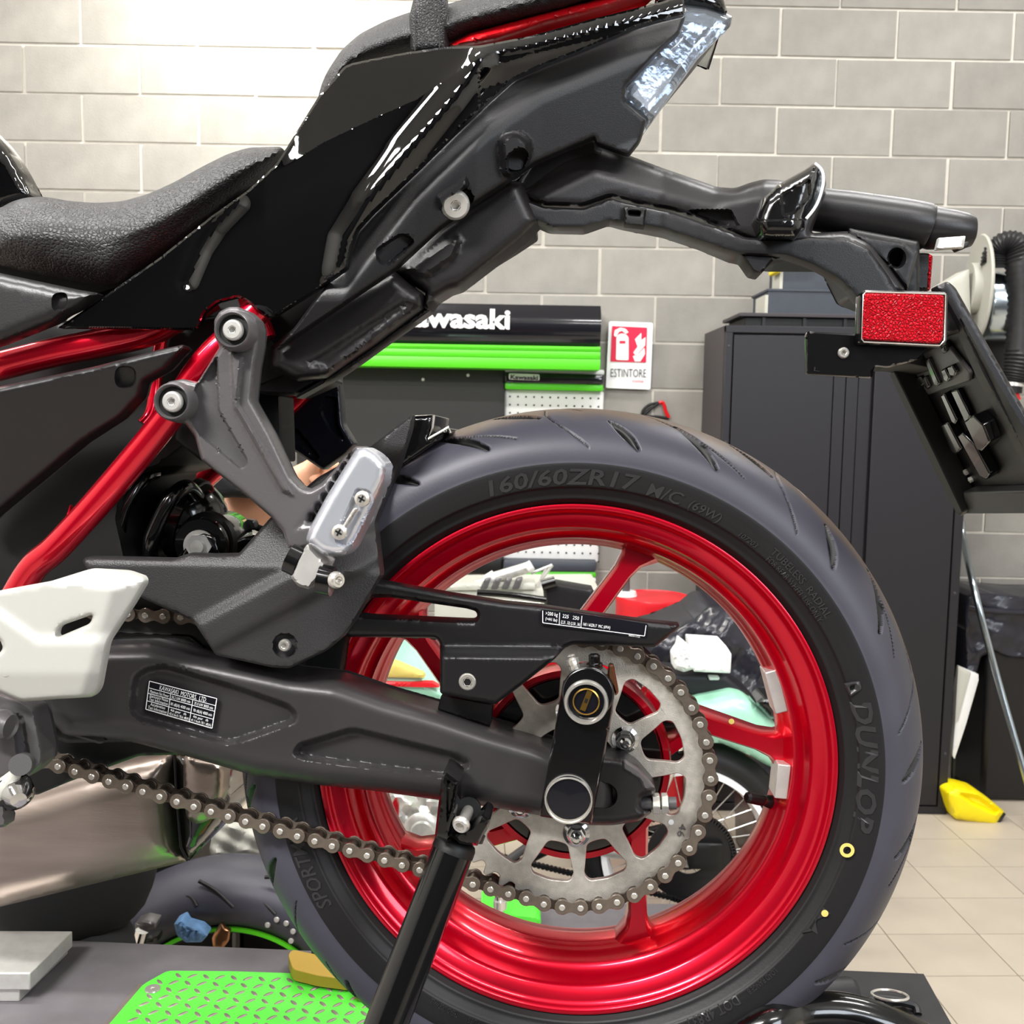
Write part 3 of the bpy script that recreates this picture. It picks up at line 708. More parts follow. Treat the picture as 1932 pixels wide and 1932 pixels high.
# --- silver foot bracket casting
FP = [(404, 605), (414, 588), (432, 579), (450, 579), (470, 588), (485, 602), (491, 622), (489, 650), (481, 692), (475, 755), (512, 820), (550, 900), (569, 920), (583, 924), (606, 912), (629, 888), (650, 863), (671, 842), (690, 842), (700, 880), (640, 960), (590, 1030), (560, 1040), (543, 1033), (534, 1003), (513, 977), (462, 933), (408, 891), (380, 868), (367, 823), (350, 800), (330, 797), (308, 786), (297, 762), (301, 738), (318, 720), (345, 715), (373, 721), (414, 655), (405, 635)]
pk = [(368, 728), (412, 668), (414, 772), (468, 866), (468, 880), (455, 888), (376, 822), (356, 790), (362, 750)]
slots = [[(x-4, y+7), (x-3, y-6), (x+4, y-8), (x+4, y+5)] for x, y in ((660, 861), (648, 882), (636, 900), (625, 920), (612, 939), (599, 958), (587, 977))]
FBK = obj('footrest_bracket', relief(FP, -.182, .014, .009, 9, feats=[(pk, .010, 4, 8), ([(414, 588), (485, 600), (489, 645), (440, 668), (400, 640)], -.004, 4, 30), ([(298, 740), (330, 716), (366, 740), (355, 795), (310, 790)], -.004, 4, 26), ([(560, 830), (720, 830), (640, 990), (545, 1005), (575, 960), (620, 925)], .007, 30, 10), ([(425, 672), (440, 662), (461, 672), (452, 760), (560, 940), (530, 930), (438, 770), (432, 670)], -.007, 9, 6)], holes=slots, step=5, r=4), M['cast'], BIKE, ang=50)
for (x, y, R_, yb_) in ((441, 623, 30, -.2045), (327, 758, 30, -.1985)):
    c = U(x, y, yb_); s_ = pxm(FB, c)
    obj('boss_recess', lathe([(.0001, .0005), (R_*s_*1.0, .0005), (R_*s_*1.0, .004)], 36, c, (0, 1, 0)), M['black'], FBK)
    obj('boss_ring', lathe([(R_*s_*.95, .006), (R_*s_*.97, -.002), (R_*s_*1.08, -.004), (R_*s_*1.20, -.002), (R_*s_*1.3, .010), (R_*s_*.95, .012)], 40, c, (0, 1, 0), closed=True), M['cast'], FBK)
    obj('bracket_bolt', bolt_vf(U(x, y, yb_-.001), 20*s_, .004, hexr=.34), M['alu'], FBK)
# --- passenger footpeg folded up
PG = [(671, 848), (690, 843), (713, 856), (731, 877), (727, 905), (713, 935), (688, 991), (665, 1036), (653, 1049), (627, 1051), (604, 1045), (576, 1020), (583, 998), (618, 933), (650, 882)]
PEG = obj('passenger_footrest', relief(PG, -.205, .022, .014, 18, feats=[([(672, 918), (700, 925), (706, 945), (668, 1022), (652, 1034), (630, 1024), (634, 1005)], .004, 3, 8)], step=5, r=8), M['polish'], BIKE, ang=30)
for x, y in ((684, 941), (641, 1004)):
    c = U(x, y, -.221); obj('cross_screw', join(lathe([(.0001, .0035), (.0035, .0035), (.0056, .002), (.006, 0)], 24, c, (0, -1, 0))), M['steel'], PEG)
    obj('screw_cross', join(box(c+np.array([0, -.0034, 0]), (.0052, .0010, .0012), roty(.5)), box(c+np.array([0, -.0034, 0]), (.0012, .0010, .0052), roty(.5))), M['black'], PEG)
obj('peg_rib', relief([(668, 957), (676, 960), (652, 1000), (644, 996)], -.2205, .003, .002, 3, step=5), M['steel'], PEG)
PV = [(580, 1026), (616, 1063), (605, 1086), (583, 1112), (562, 1106), (548, 1088), (560, 1056)]
obj('footrest_pivot', relief(PV, -.200, .026, .010, 5, step=7, r=3), M['alu'], BIKE, ang=25)
A = U(545, 1052, -.198); B_ = U(566, 1062, -.198); obj('pivot_bush', tube([A, B_], .0115, 22), M['blackgl'], BIKE)
A = U(602, 1092, -.206); B_ = U(628, 1097, -.206); obj('pivot_bush', tube([A, B_], .0115, 22), M['blackgl'], BIKE)
obj('pivot_screw', bolt_vf(U(632, 1094, -.215), .0065, .005, axis=(.75, -.65, 0)), M['steel'], BIKE)
# --- white heel guard
HG = [(-30, 1122), (0, 1114), (94, 1097), (171, 1073), (242, 1077), (273, 1088), (276, 1100), (253, 1139), (205, 1211), (189, 1299), (177, 1315), (108, 1319), (40, 1324), (0, 1307), (-30, 1290), (-30, 1240), (0, 1232), (6, 1222), (0, 1206), (-30, 1200)]
hole = [(111, 1182), (176, 1159), (171, 1176), (107, 1203)]
def hg_t(x, y):
    e = np.interp(x, [0, 94, 220, 276], [1120, 1102, 1110, 1095]); t = np.clip((e-y)/30, 0, 1)*.016
    t += np.clip((x-np.interp(y, [1100, 1320], [215, 150]))/50, 0, 1.2)*.012
    t += -.004*sm((y-np.interp(x, [0, 70], [1140, 1190]))/30)*(x < 400)
    t += np.clip((y-1270)/60, 0, 1)*.008
    return t
HGO = obj('heel_guard', relief(HG, -.205, .005, .004, 8, holes=[hole], step=8, r=9, tilt=hg_t), M['white'], BIKE, ang=50)
bolt(15, 1263, -.2085, 15, HGO, 'alu', name='guard_bolt')
# rider bracket under it, lever joint and switch
RB = [(-40, 1290), (6, 1308), (40, 1320), (64, 1337), (70, 1360), (82, 1418), (80, 1442), (60, 1463), (20, 1470), (-40, 1470)]
RBO = obj('gear_bracket', relief(RB, -.175, .02, .008, 9, feats=[([(20, 1345), (45, 1350), (58, 1425), (30, 1425)], .006, 6, 6)], step=8), M['cast'], BIKE, ang=40)
obj('bracket_boss', tube([U(52, 1436, -.165), U(38, 1443, -.205)], .0085, 20), M['cast'], RBO)
obj('shift_shaft', tube([U(-20, 1365, -.19), U(10, 1368, -.20), U(18, 1370, -.20)], [.012, .012, .009], 20), M['cast'], BIKE)
obj('shift_rod_end', tube([U(36, 1450, -.20), U(18, 1478, -.20), U(-10, 1500, -.20)], [.003, .008, .009], 14), M['pal'], BIKE)
obj('ball_joint', lathe([(.0001, .012), (.006, .011), (.010, .006), (.0125, 0), (.012, -.006), (.008, -.010)], 26, U(34, 1496, -.20), (.5, -.8, -.2)), M['chrome'], BIKE)
obj('joint_cap', lathe([(.010, .0), (.015, .0), (.015, .008), (.010, .010)], 26, U(24, 1488, -.193), (.5, -.8, -.2)), M['blackgl'], BIKE)
obj('shift_link', relief([(-40, 1515), (10, 1518), (12, 1560), (-40, 1566)], -.2, .012, .004, 5, step=8), M['cast'], BIKE)
# --- frame tubes
def ptube(name, pts, r, m='redtube', smooth=6, parent=BIKE, seg=18): return obj(name, tube([U(*p) for p in pts], r, seg, smooth=smooth), M[m], parent, ang=60)
ptube('frame_tube', [(-60, 706, -.128), (30, 683, -.128), (110, 663, -.128), (200, 645, -.125), (290, 622, -.118), (400, 560, -.10)], .0122)
ptube('frame_tube', [(520, 550, -.130), (440, 632, -.140), (382, 692, -.145), (316, 790, -.145), (200, 930, -.145), (110, 1030, -.143), (60, 1075, -.140), (10, 1160, -.135)], .0118)
ptube('frame_tube', [(312, 600, -.10), (298, 680, -.10), (288, 770, -.105), (270, 800, -.11)], .0055)
ptube('frame_tube', [(640, 660, .12), (545, 762, .12), (384, 905, .12), (330, 960, .12)], .012)
ptube('frame_tube', [(500, 640, -.10), (470, 560, -.10)], .010)
obj('frame_lug', relief([(120, 988), (133, 950), (128, 990), (112, 1000)], -.14, .004, .002, 3, step=6), M['redtube'], BIKE)
# --- dark core of the machine behind the covers
def slab(name, pts, y, th, m='black', bev=.004, rw=8, bulge=.004, parent=BIKE, **k): return obj(name, relief(pts, y, th, bulge, rw, step=14, **k), M[m], parent, ang=45)
slab('engine_core', [(-60, 600), (300, 610), (480, 590), (560, 700), (480, 735), (440, 700), (400, 800), (300, 880), (232, 900), (222, 980), (240, 1060), (300, 1100), (420, 1200), (420, 1250), (60, 1240), (-60, 1260)], -.085, .17)
slab('lower_fairing', [(-60, 1240), (120, 1240), (400, 1260), (480, 1400), (330, 1424), (262, 1426), (130, 1475), (70, 1500), (-60, 1490)], -.07, .10)
slab('battery_box', [(478, 735), (530, 745), (534, 872), (505, 872), (478, 790)], -.04, .04, 'black')
slab('rear_mudguard_root', [(440, 700), (560, 690), (800, 560), (796, 580), (731, 630), (670, 676), (630, 704), (558, 745), (480, 742)], -.082, .03, 'matte')
slab('seat_pan', [(300, 560), (420, 540), (500, 480), (660, 440), (760, 500), (640, 560), (560, 640), (520, 700), (440, 700), (400, 600), (300, 620)], -.075, .15)
slab('frame_gusset', [(345, 770), (420, 720), (470, 800), (480, 880), (380, 870), (330, 830)], -.10, .02)
# --- side covers
S1 = [(-40, 508), (0, 515), (60, 528), (150, 547), (186, 553), (150, 580), (124, 593), (101, 609), (0, 649), (-40, 662)]
SCV = obj('side_cover', relief(S1, -.150, .01, .010, 26, feats=[([(97, 553), (128, 550), (128, 585), (97, 588)], .006, 3, 16)], step=9, r=5, tilt=lambda x, y: np.clip((y-515)/140, 0, 1)*-.004), M['matte2'], BIKE, ang=45)
bolt(113, 569, -.150, 8, SCV, 'blackgl', name='cover_bolt')
S2 = [(-40, 741), (0, 729), (180, 691), (300, 660), (346, 650), (350, 656), (340, 668), (313, 698), (272, 720), (265, 749), (228, 789), (157, 835), (80, 900), (0, 965), (-40, 1000)]
SC2 = obj('lower_side_cover', relief(S2, -.160, .012, .009, 12, feats=[([(216, 690), (257, 690), (257, 733), (216, 733)], .007, 3, 20)], step=9, r=6, tilt=lambda x, y: np.clip((y-np.interp(x, [0, 346], [740, 660]))/240, 0, 1)*.045), M['matte2'], BIKE, ang=45)
bolt(239, 712, -.152, 8, SC2, 'blackgl', name='cover_bolt')
# --- seats
SE = [(-40, 400), (0, 393), (20, 381), (50, 372), (85, 371), (130, 379), (180, 383), (230, 380), (280, 366), (330, 343), (380, 315), (430, 290), (470, 278), (537, 276), (525, 305), (488, 340), (437, 378), (397, 410), (336, 456), (286, 492), (219, 538), (200, 541), (135, 529), (67, 518), (0, 502), (-40, 494)]
slab('seat_base', [(-60, 470), (220, 500), (300, 440), (420, 380), (480, 380), (300, 520), (180, 560), (-60, 540)], -.08, .14)
obj('rider_seat', relief(SE, -.085, .17, .062, 95, feats=[([(60, 420), (300, 410), (420, 350), (300, 470), (200, 520), (60, 500)], .004, 60, 30)], step=9, r=14), M['leather'], BIKE, ang=80)
SP = [(598, 192), (606, 160), (617, 135), (644, 94), (678, 64), (725, 40), (769, 24), (846, 7), (960, -25), (1180, -70), (1230, -40), (1180, -14), (1108, 4), (1055, 22), (886, 68), (833, 96), (760, 106), (660, 135), (620, 190)]
PS = obj('passenger_seat', relief(SP, -.075, .15, .05, 60, step=9, r=12), M['leather2'], BIKE, ang=80)
obj('seat_strap', relief([(772, 30), (779, 2), (785, -20), (838, -26), (841, 0), (842, 92), (838, 98), (778, 101), (774, 94)], -.118, .02, .010, 20, step=6, r=3), M['leather2'], PS, ang=60)
for xx in (783, 832): obj('stitching', tube([U(xx-(3 if xx > 800 else 0), y_, -.1295) for y_ in (96, 60, 20)], .0005, 5), M['black'], PS)
# red trim line
obj('red_trim', relief([(833, 90), (886, 62), (1000, 30), (1118, -1), (1200, -24), (1240, -14), (1135, 20), (1028, 47), (940, 76), (868, 90)], -.098, .012, .016, 14, step=8, r=2, tilt=lambda x, y: np.interp(x, [830, 1200], [0, .02])), M['redplain'], BIKE, ang=50)
# --- gloss tail fairing, faceted
def facets(name, P, F, m, th=.004, bev=.004, seg=3, parent=BIKE, ang=30, fr=FB):
    V = [fr.un([(p[0], p[1])], p[2])[0] for p in P.values()]; keys = list(P); return obj(name, [np.array(V), [tuple(keys.index(k) for k in f.split()) for f in F]], M[m], parent, ang=ang, solid=th, bev=bev, seg=seg)
# smooth control surface for the big fairing: interpolate depth from control points (thin-plate style)
def surf(ctrl, base=0.0, p=2.2, eps=14):
    C = np.array(ctrl, float)
    def f(x, y):
        X = np.stack([x, y], 1); d2 = ((X[:, None]-C[None, :, :2])**2).sum(2)+eps**2; w_ = 1/d2**(p/2*1.0)
        w_ = w_**1.2; return (w_*C[None, :, 2]).sum(1)/w_.sum(1)+base
    return f
GF = [(108, 619), (185, 567), (300, 487), (400, 407), (468, 359), (520, 311), (545, 272), (600, 183), (650, 125), (665, 119), (760, 100), (835, 89), (905, 86), (1000, 68), (1120, 35), (1250, 3), (1290, -12), (1292, 26), (1240, 38), (1200, 50), (1088, 98), (1021, 124), (970, 148), (920, 192), (853, 256), (785, 323), (701, 404), (674, 434), (661, 471), (655, 506), (600, 546), (510, 602), (490, 592), (470, 571), (450, 560), (410, 570), (385, 590), (373, 622)]
uppr = [(530, 318), (610, 269), (708, 222), (785, 188), (912, 104), (960, 60), (640, 60), (480, 300)]     # upper panel folded back
cent = [(560, 322), (640, 280), (720, 238), (800, 200), (870, 150), (792, 240), (745, 296), (690, 365), (641, 427), (622, 471), (609, 515), (540, 560), (440, 540), (480, 430)]
finp = [(912, 108), (860, 150), (792, 236), (745, 294), (695, 354), (641, 428), (622, 472), (612, 510), (650, 505), (655, 470), (668, 434), (700, 400), (785, 320), (850, 254), (915, 192), (940, 160)]
def dseg(x, y, L):
    best = np.full(len(x), 1e9)
    for (ax_, ay_), (bx, by) in zip(L[:-1], L[1:]):
        ux, uy = bx-ax_, by-ay_; t = np.clip(((x-ax_)*ux+(y-ay_)*uy)/(ux*ux+uy*uy), 0, 1); best = np.minimum(best, np.hypot(x-ax_-t*ux, y-ay_-t*uy))
    return best
def gf_t(x, y):
    t = np.interp(x, [110, 500, 700, 900, 1290], [.004, -.006, -.004, .004, .036])
    # line of the upper crease: above it the sheet leans away
    yc = np.interp(x, [110, 530, 610, 708, 785, 912, 1000, 1290], [619, 318, 269, 222, 188, 104, 84, 20]); t += np.clip((yc-y)/110, 0, 1.2)*.0142*sm((x-500)/90)
    yb = np.interp(x, [900, 1290], [130, 30]); t += np.where(x > 905, np.clip((y-yb)/40, 0, 1)*.006, 0)
    # rounded fin running down from the tail
    dl = dseg(x, y, [(905, 118), (850, 190), (770, 285), (690, 385), (650, 450), (636, 520)]); t -= .0075*np.exp(-(dl/24)**2)*sm((560-y)/60)
    dl = dseg(x, y, [(905, 100), (1000, 84), (1120, 50), (1290, 5)]); t -= .003*np.exp(-(dl/15)**2)
    dl = dseg(x, y, [(355, 532), (380, 470), (405, 430), (450, 384)]); t += .003*np.exp(-(dl/14)**2)
    # below: gentle tuck-in
    t += np.clip((y-(yc+60))/260, 0, 1)**1.5*.014
    return t
GFO = obj('tail_fairing', relief(GF, -.150, .006, .0022, 4, feats=[([(534, 316), (610, 269), (708, 222), (785, 188), (908, 107), (900, 92), (835, 95), (760, 106), (667, 126), (652, 132), (604, 190), (552, 275)], 0, 1.5, .5)], step=5, r=5, tilt=gf_t), M['gloss'], BIKE, ang=10)
# --- matte side panel of the tail
TP = [(1294, 28), (1240, 42), (1200, 53), (1088, 101), (1021, 127), (970, 151), (920, 195), (853, 259), (785, 326), (701, 407), (674, 437), (661, 474), (655, 508), (620, 530), (560, 612), (520, 660), (745, 508), (829, 430), (900, 379), (962, 338), (1010, 306), (1122, 258), (1125, 270), (1165, 285), (1187, 292), (1206, 268), (1211, 258), (1220, 226), (1178, 190), (1180, 163), (1248, 90), (1280, 62)]
def tp_t(x, y):
    t = np.interp(x, [650, 900, 1290], [0, .010, .050]); d = (y-np.interp(x, [650, 785, 920, 1021, 1200, 1290], [500, 325, 195, 126, 52, 30]))
    t += np.clip((d-70)/140, 0, 1)*.014-sm(d/60)*.008
    return t
TPO = obj('tail_side_panel', relief(TP, -.132, .008, .004, 6, feats=[([(935, 255), (975, 240), (1008, 265), (1005, 300), (975, 340), (945, 335)], -.014, 16, 20), ([(955, 290), (985, 275), (1000, 290), (985, 325), (955, 330)], .022, 6, 14), ([(820, 370), (880, 330), (888, 350), (830, 400)], -.009, 8, 8), ([(836, 376), (884, 352), (898, 378), (850, 412), (832, 404)], .012, 5, 12), ([(706, 470), (760, 436), (788, 455), (730, 506), (712, 495)], .010, 6, 16)], step=5, r=5, tilt=tp_t), M['matte'], BIKE, ang=34)
obj('panel_plug', lathe([(.0001, .003), (.010, .003), (.0115, 0)], 24, U(972, 298, -.112), (.2, -1, -.1)), M['matte'], TPO)
obj('panel_bolt', bolt_vf(U(858, 386, -.128), .0120, .006, axis=(.25, -.9, -.35), hexr=.3), M['alu'], TPO)
obj('panel_plug', lathe([(.0001, .003), (.010, .003), (.0115, 0)], 24, U(745, 468, -.118), (.1, -1, -.1)), M['matte2'], TPO)
# --- undertail
UR = [(745, 508), (829, 430), (900, 379), (962, 338), (985, 345), (1018, 417), (987, 447), (937, 488), (866, 542), (846, 548), (819, 565), (806, 585), (799, 579), (803, 552), (782, 538)]
obj('undertail_cover', relief(UR, -.098, .03, .014, 22, feats=[([(760, 508), (840, 450), (880, 440), (860, 490), (800, 530)], -.006, 12, 10)], step=9, r=4, tilt=lambda x, y: np.interp(x, [745, 1018], [0, .012])), M['matte2'], BIKE, ang=40)
UF = [(508, 695), (510, 655), (550, 622), (651, 555), (742, 509), (780, 541), (799, 554), (795, 579), (700, 650), (610, 712), (560, 720), (525, 702)]
obj('undertail_front_cover', relief(UF, -.104, .03, .016, 26, step=9, r=5, feats=[([(560, 690), (760, 560), (790, 572), (620, 705)], .006, 18, 6)]), M['matte2'], BIKE, ang=40)
obj('undertail_lip', relief([(560, 745), (610, 716), (700, 655), (800, 582), (812, 586), (741, 636), (676, 683), (639, 708), (558, 752)], -.088, .02, .003, 6, step=9, r=3), M['matte'], BIKE)
slab('undertail_core', [(560, 700), (700, 600), (830, 520), (960, 440), (1005, 410), (1000, 340), (1110, 262), (1180, 270), (1190, 200), (1150, 150), (900, 300), (700, 480), (560, 600)], -.05, .10, 'matte')
slab('arm_root', [(958, 373), (1004, 304), (1060, 280), (1122, 262), (1140, 290), (1080, 330), (1060, 392), (990, 385)], -.068, .03, 'matte2')
# --- tail lamp
TL = [(1279, 63), (1248, 90), (1180, 163), (1177, 188), (1220, 226), (1210, 257), (1317, 109), (1379, 47), (1382, 31), (1334, 11), (1281, 3)]
TLO = obj('tail_lamp', relief(TL, -.076, .004, .010, 16, step=7, r=3, tilt=lambda x, y: (x-1177)/205*.030), M['clear'], BIKE, ang=30)
obj('lamp_reflector', relief([(1284, 70), (1250, 98), (1188, 165), (1186, 184), (1222, 215), (1310, 100), (1365, 45), (1330, 22), (1288, 14)], -.066, .03, .004, 10, feats=[([(1190, 165), (1250, 110), (1285, 130), (1215, 205)], .006, 5, 3), ([(1292, 30), (1350, 42), (1300, 95), (1284, 80)], .008, 5, 3)], step=8, r=3, tilt=lambda x, y: (x-1177)/205*.030), M['lensin'], TLO, ang=20)
obj('lamp_core', relief([(1222, 190), (1300, 105), (1340, 60), (1352, 66), (1310, 120), (1232, 215)], -.060, .02, .003, 6, step=8, r=3, tilt=lambda x, y: (x-1177)/205*.030), M['cast'], TLO)
obj('tail_tip', relief([(1281, 6), (1240, 36), (1286, 26), (1290, 0), (1340, 12), (1373, 26), (1365, -5), (1330, -40), (1240, -30), (1235, 8)], -.078, .13, .008, 12, step=9, tilt=lambda x, y: (x-1235)/150*.028), M['gloss'], BIKE, ang=40)
# --- fender stay (number plate arm)
AT = [(1000, 350), (1060, 300), (1122, 270), (1165, 285), (1253, 318), (1320, 341), (1354, 353), (1387, 355), (1414, 345), (1441, 338), (1475, 340), (1560, 360), (1530, 440), (1600, 436), (1640, 452), (1676, 497), (1712, 546), (1690, 560), (1640, 540), (1605, 470), (1488, 470), (1404, 450), (1345, 425), (1270, 400), (1179, 382), (1152, 374), (1101, 392), (1027, 390), (975, 366)]
def at_t(x, y):
    return .013*np.clip((np.interp(x, [975, 1122, 1350, 1441, 1640], [400, 330, 390, 372, 470])-y)/60, 0, 1)+np.interp(x, [960, 1250, 1450, 1700], [0, .020, .010, .012])
ARM = obj('plate_arm', relief(AT, -.080, .11, .012, 16, feats=[([(1290, 395), (1380, 395), (1398, 432), (1350, 428)], .010, 5, 3)], step=9, r=8, tilt=at_t), M['matte2'], BIKE, ang=34)
AFl = [(957, 372), (970, 367), (1027, 390), (1101, 393), (1152, 374), (1179, 382), (1270, 401), (1345, 427), (1404, 448), (1488, 452), (1524, 434), (1593, 436), (1640, 453), (1676, 497), (1700, 545), (1685, 575), (1665, 560), (1640, 520), (1612, 475), (1575, 462), (1640, 570), (1620, 572), (1604, 548), (1579, 526), (1532, 501), (1483, 484), (1394, 480), (1320, 456), (1246, 432), (1179, 421), (1148, 417), (1101, 430), (1041, 430), (1017, 420), (984, 402)]
AFl = [(957, 372), (970, 367), (1027, 390), (1101, 393), (1152, 374), (1179, 382), (1270, 401), (1345, 427), (1404, 448), (1488, 452), (1524, 446), (1600, 452), (1640, 470), (1676, 520), (1700, 560), (1680, 580), (1620, 572), (1604, 548), (1579, 526), (1532, 501), (1483, 484), (1394, 480), (1320, 456), (1246, 432), (1179, 421), (1148, 417), (1101, 430), (1041, 430), (1017, 420), (984, 402)]
obj('arm_flange', relief(AFl, -.092, .015, .004, 6, step=8, r=5, tilt=lambda x, y: np.interp(x, [960, 1250, 1450, 1700], [0, .018, .008, .012])), M['matte'], BIKE, ang=40)
obj('cable_clip', relief([(1177, 388), (1220, 393), (1216, 428), (1178, 424)], -.088, .012, .003, 4, holes=[[(1186, 398), (1208, 400), (1207, 407), (1187, 405)]], step=6, r=2), M['black'], ARM)
obj('arm_foot', relief([(1392, 478), (1488, 482), (1461, 489), (1436, 517), (1420, 513), (1404, 490)], -.078, .03, .003, 5, step=7, r=3), M['matte'], ARM)
obj('arm_gusset', relief([(1600, 436), (1640, 448), (1703, 458), (1732, 476), (1712, 548), (1676, 500)], -.072, .04, .004, 6, holes=[[(1692+15*math.cos(t), 487+17*math.sin(t)) for t in np.linspace(0, 2*PI, 13)[:-1]]], step=7, r=3), M['matte'], BIKE)
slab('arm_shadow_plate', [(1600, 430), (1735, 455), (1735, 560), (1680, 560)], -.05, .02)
# light tube
def vt(name, ps, m, parent, seg=36): # ps: (px,py,y,rpx)
    P = [U(p[0], p[1], p[2]) for p in ps]; R_ = [p[3]*pxm(FB, q) for p, q in zip(ps, P)]; return obj(name, tube(P, R_, seg), M[m], parent, ang=30)
LT = vt('plate_lamp_housing', [(1470, 388, -.03, 30), (1520, 392, -.03, 39), (1600, 403, -.03, 42), (1700, 419, -.03, 44), (1742, 427, -.03, 44.5), (1750, 429, -.03, 42)], 'matte2', BIKE)
vt('housing_cap', [(1750, 429, -.03, 39), (1756, 430, -.03, 40), (1800, 434, -.03, 36), (1822, 436, -.03, 33), (1834, 437, -.03, 28), (1838, 437, -.03, 18)], 'matte2', LT)
obj('cap_window', relief([(1770, 449), (1822, 445), (1818, 468), (1764, 472)], -.060, .003, .002, 3, step=7, r=2), M['alu'], LT)
obj('cap_foot', relief([(1800, 462), (1828, 455), (1826, 466), (1808, 473)], -.050, .01, .002, 3, step=7, r=2), M['black'], LT)
# indicator
IN = [(1437, 450), (1422, 415), (1440, 372), (1468, 348), (1522, 318), (1535, 308), (1545, 311), (1545, 336), (1535, 376), (1519, 412), (1519, 432), (1502, 451)]
INO = obj('turn_signal', relief(IN, -.095, .03, .020, 26, feats=[([(1470, 365), (1530, 335), (1532, 372), (1500, 405), (1475, 410)], .004, 6, 8), ([(1430, 415), (1519, 412), (1510, 450), (1437, 448)], -.004, 4, 4)], step=6, r=4), M['blackgl'], BIKE, ang=28)
obj('signal_lens', relief([(1541, 307), (1556, 324), (1559, 348), (1546, 388), (1522, 414), (1519, 410), (1535, 376), (1544, 336)], -.097, .028, .004, 5, step=5, r=3), M['clear'], INO)
obj('lens_rim', tube([U(*p, -.108) for p in ((1537, 308), (1551, 322), (1553, 348), (1541, 386), (1521, 413))], .0012, 8, smooth=4), M['print'], INO)
# reflectors
RF = obj('side_reflector', relief([(1629, 547), (1788, 551), (1786, 645), (1775, 656), (1620, 648), (1622, 556)], -.128, .012, .002, 4, step=9, r=7), M['blackgl'], BIKE)
obj('reflector_lens', relief([(1634, 553), (1782, 557), (1779, 640), (1771, 649), (1626, 641), (1629, 558)], -.1305, .003, .0015, 3, step=10, r=6), M['redlens'], RF)
obj('reflector_rim', tube([U(*p, -.130) for p in ((1626, 640), (1629, 556), (1634, 551), (1784, 555), (1782, 642), (1773, 652), (1630, 645))], .0006, 6, closed=True), M['steel'], RF)
text_on('TOP', (1700, 562), (1722, 563), 6, -.1325, FB, RF, 'redplain', 'moulded_text')
BP = obj('reflector_bracket', relief([(1524, 625), (1640, 632), (1790, 640), (1758, 655), (1730, 680), (1675, 694), (1650, 691), (1645, 714), (1521, 706), (1520, 632)], -.112, .004, .002, 3, step=9, r=6), M['blackgl'], BIKE)
obj('bracket_screw', bolt_vf(U(1591, 666, -.1145), .0045, .003), M['steel'], BP)
text_on('L', (1535, 700), (1546, 701), 8, -.1145, FB, BP, 'matte2', 'moulded_text')
RR_ = obj('rear_reflector', relief([(1732, 477), (1752, 478), (1756, 483), (1752, 546), (1728, 546)], -.03, .05, .003, 3, step=7, r=2), M['matte'], BIKE)
obj('reflector_lens', relief([(1751, 478), (1760, 483), (1755, 548), (1749, 546)], -.031, .052, .002, 2, step=6, r=2), M['redlens'], RR_)
# plate carrier
pA, pB, pC = U(1712, 687, .095), U(1847, 958, .095), U(1813, 620, -.095)
_nn = np.cross(pB-pA, pC-pA); _nn /= np.linalg.norm(_nn)
def onpl(px, py, off=0):
    c_ = FB.loc(CAM)[0]; d = (rays([(px, py)])@FB.M)[0]; t = ((pA+_nn*off-c_)@_nn)/(d@_nn); return c_+t*d
sgn = 1 if (FB.loc(CAM)[0]-pA)@_nn > 0 else -1
def plp(name, pts, h, m, parent, base=0):
    lo = [onpl(*p, base*sgn) for p in pts]; return obj(name, prism(lo, _nn*sgn*h), M[m], parent, bev=min(h*.3, .0015))
PLT = obj('plate_carrier', prism([onpl(*p) for p in ((1712, 687), (1813, 600), (1985, 900), (2010, 960), (1847, 958))], -_nn*sgn*.004), M['matte'], BIKE)
plp('carrier_plate', [(1722, 680), (1790, 640), (1838, 700), (1835, 716), (1785, 733), (1758, 742)], .004, 'cast', PLT)
for nm, pts, h in [('rib_slot', [(1759, 670), (1766, 668), (1787, 716), (1784, 722), (1778, 720)], .008), ('rib_slot', [(1739, 707), (1750, 703), (1757, 718), (1752, 726), (1744, 724)], .008), ('rib_slot', [(1755, 705), (1760, 703), (1768, 722), (1765, 728), (1759, 724)], .008),
                   ('rib_slot', [(1791, 690), (1798, 687), (1807, 706), (1803, 714), (1796, 710)], .008), ('rib_slot', [(1802, 684), (1812, 681), (1820, 694), (1817, 703), (1808, 702)], .008), ('rib_slot', [(1789, 648), (1797, 644), (1800, 656), (1796, 661)], .008),
                   ('rib_slot', [(1789, 738), (1796, 735), (1820, 786), (1817, 794), (1811, 790)], .008), ('rib_slot', [(1792, 792), (1806, 788), (1832, 838), (1822, 848), (1814, 846)], .010), ('rib_slot', [(1843, 783), (1860, 772), (1880, 790), (1892, 822), (1876, 840), (1868, 838)], .012),
                   ('rib_slot', [(1825, 812), (1834, 808), (1858, 830), (1887, 885), (1880, 896), (1868, 890)], .010), ('rib_slot', [(1803, 733), (1815, 730), (1840, 780), (1834, 800)], .005)]:
    plp(nm, pts, h, 'blackgl', PLT)
plp('carrier_lip', [(1842, 916), (1990, 912), (1998, 955), (1847, 958)], .014, 'matte2', PLT)
plp('far_flange', [(1712, 687), (1722, 682), (1800, 840), (1852, 950), (1847, 958), (1838, 950), (1800, 874)], .020, 'black', PLT)
obj('carrier_side', relief([(1763, 541), (1788, 530), (1803, 543), (1932, 771), (1990, 880), (1990, 980), (1932, 856), (1851, 705), (1813, 620), (1777, 556)], -.098, .012, .004, 6, step=9, r=7), M['matte2'], PLT)
obj('carrier_neck', relief([(1780, 556), (1814, 622), (1812, 628), (1755, 634), (1700, 600), (1700, 548)], -.090, .12, .004, 8, step=9), M['matte2'], PLT)
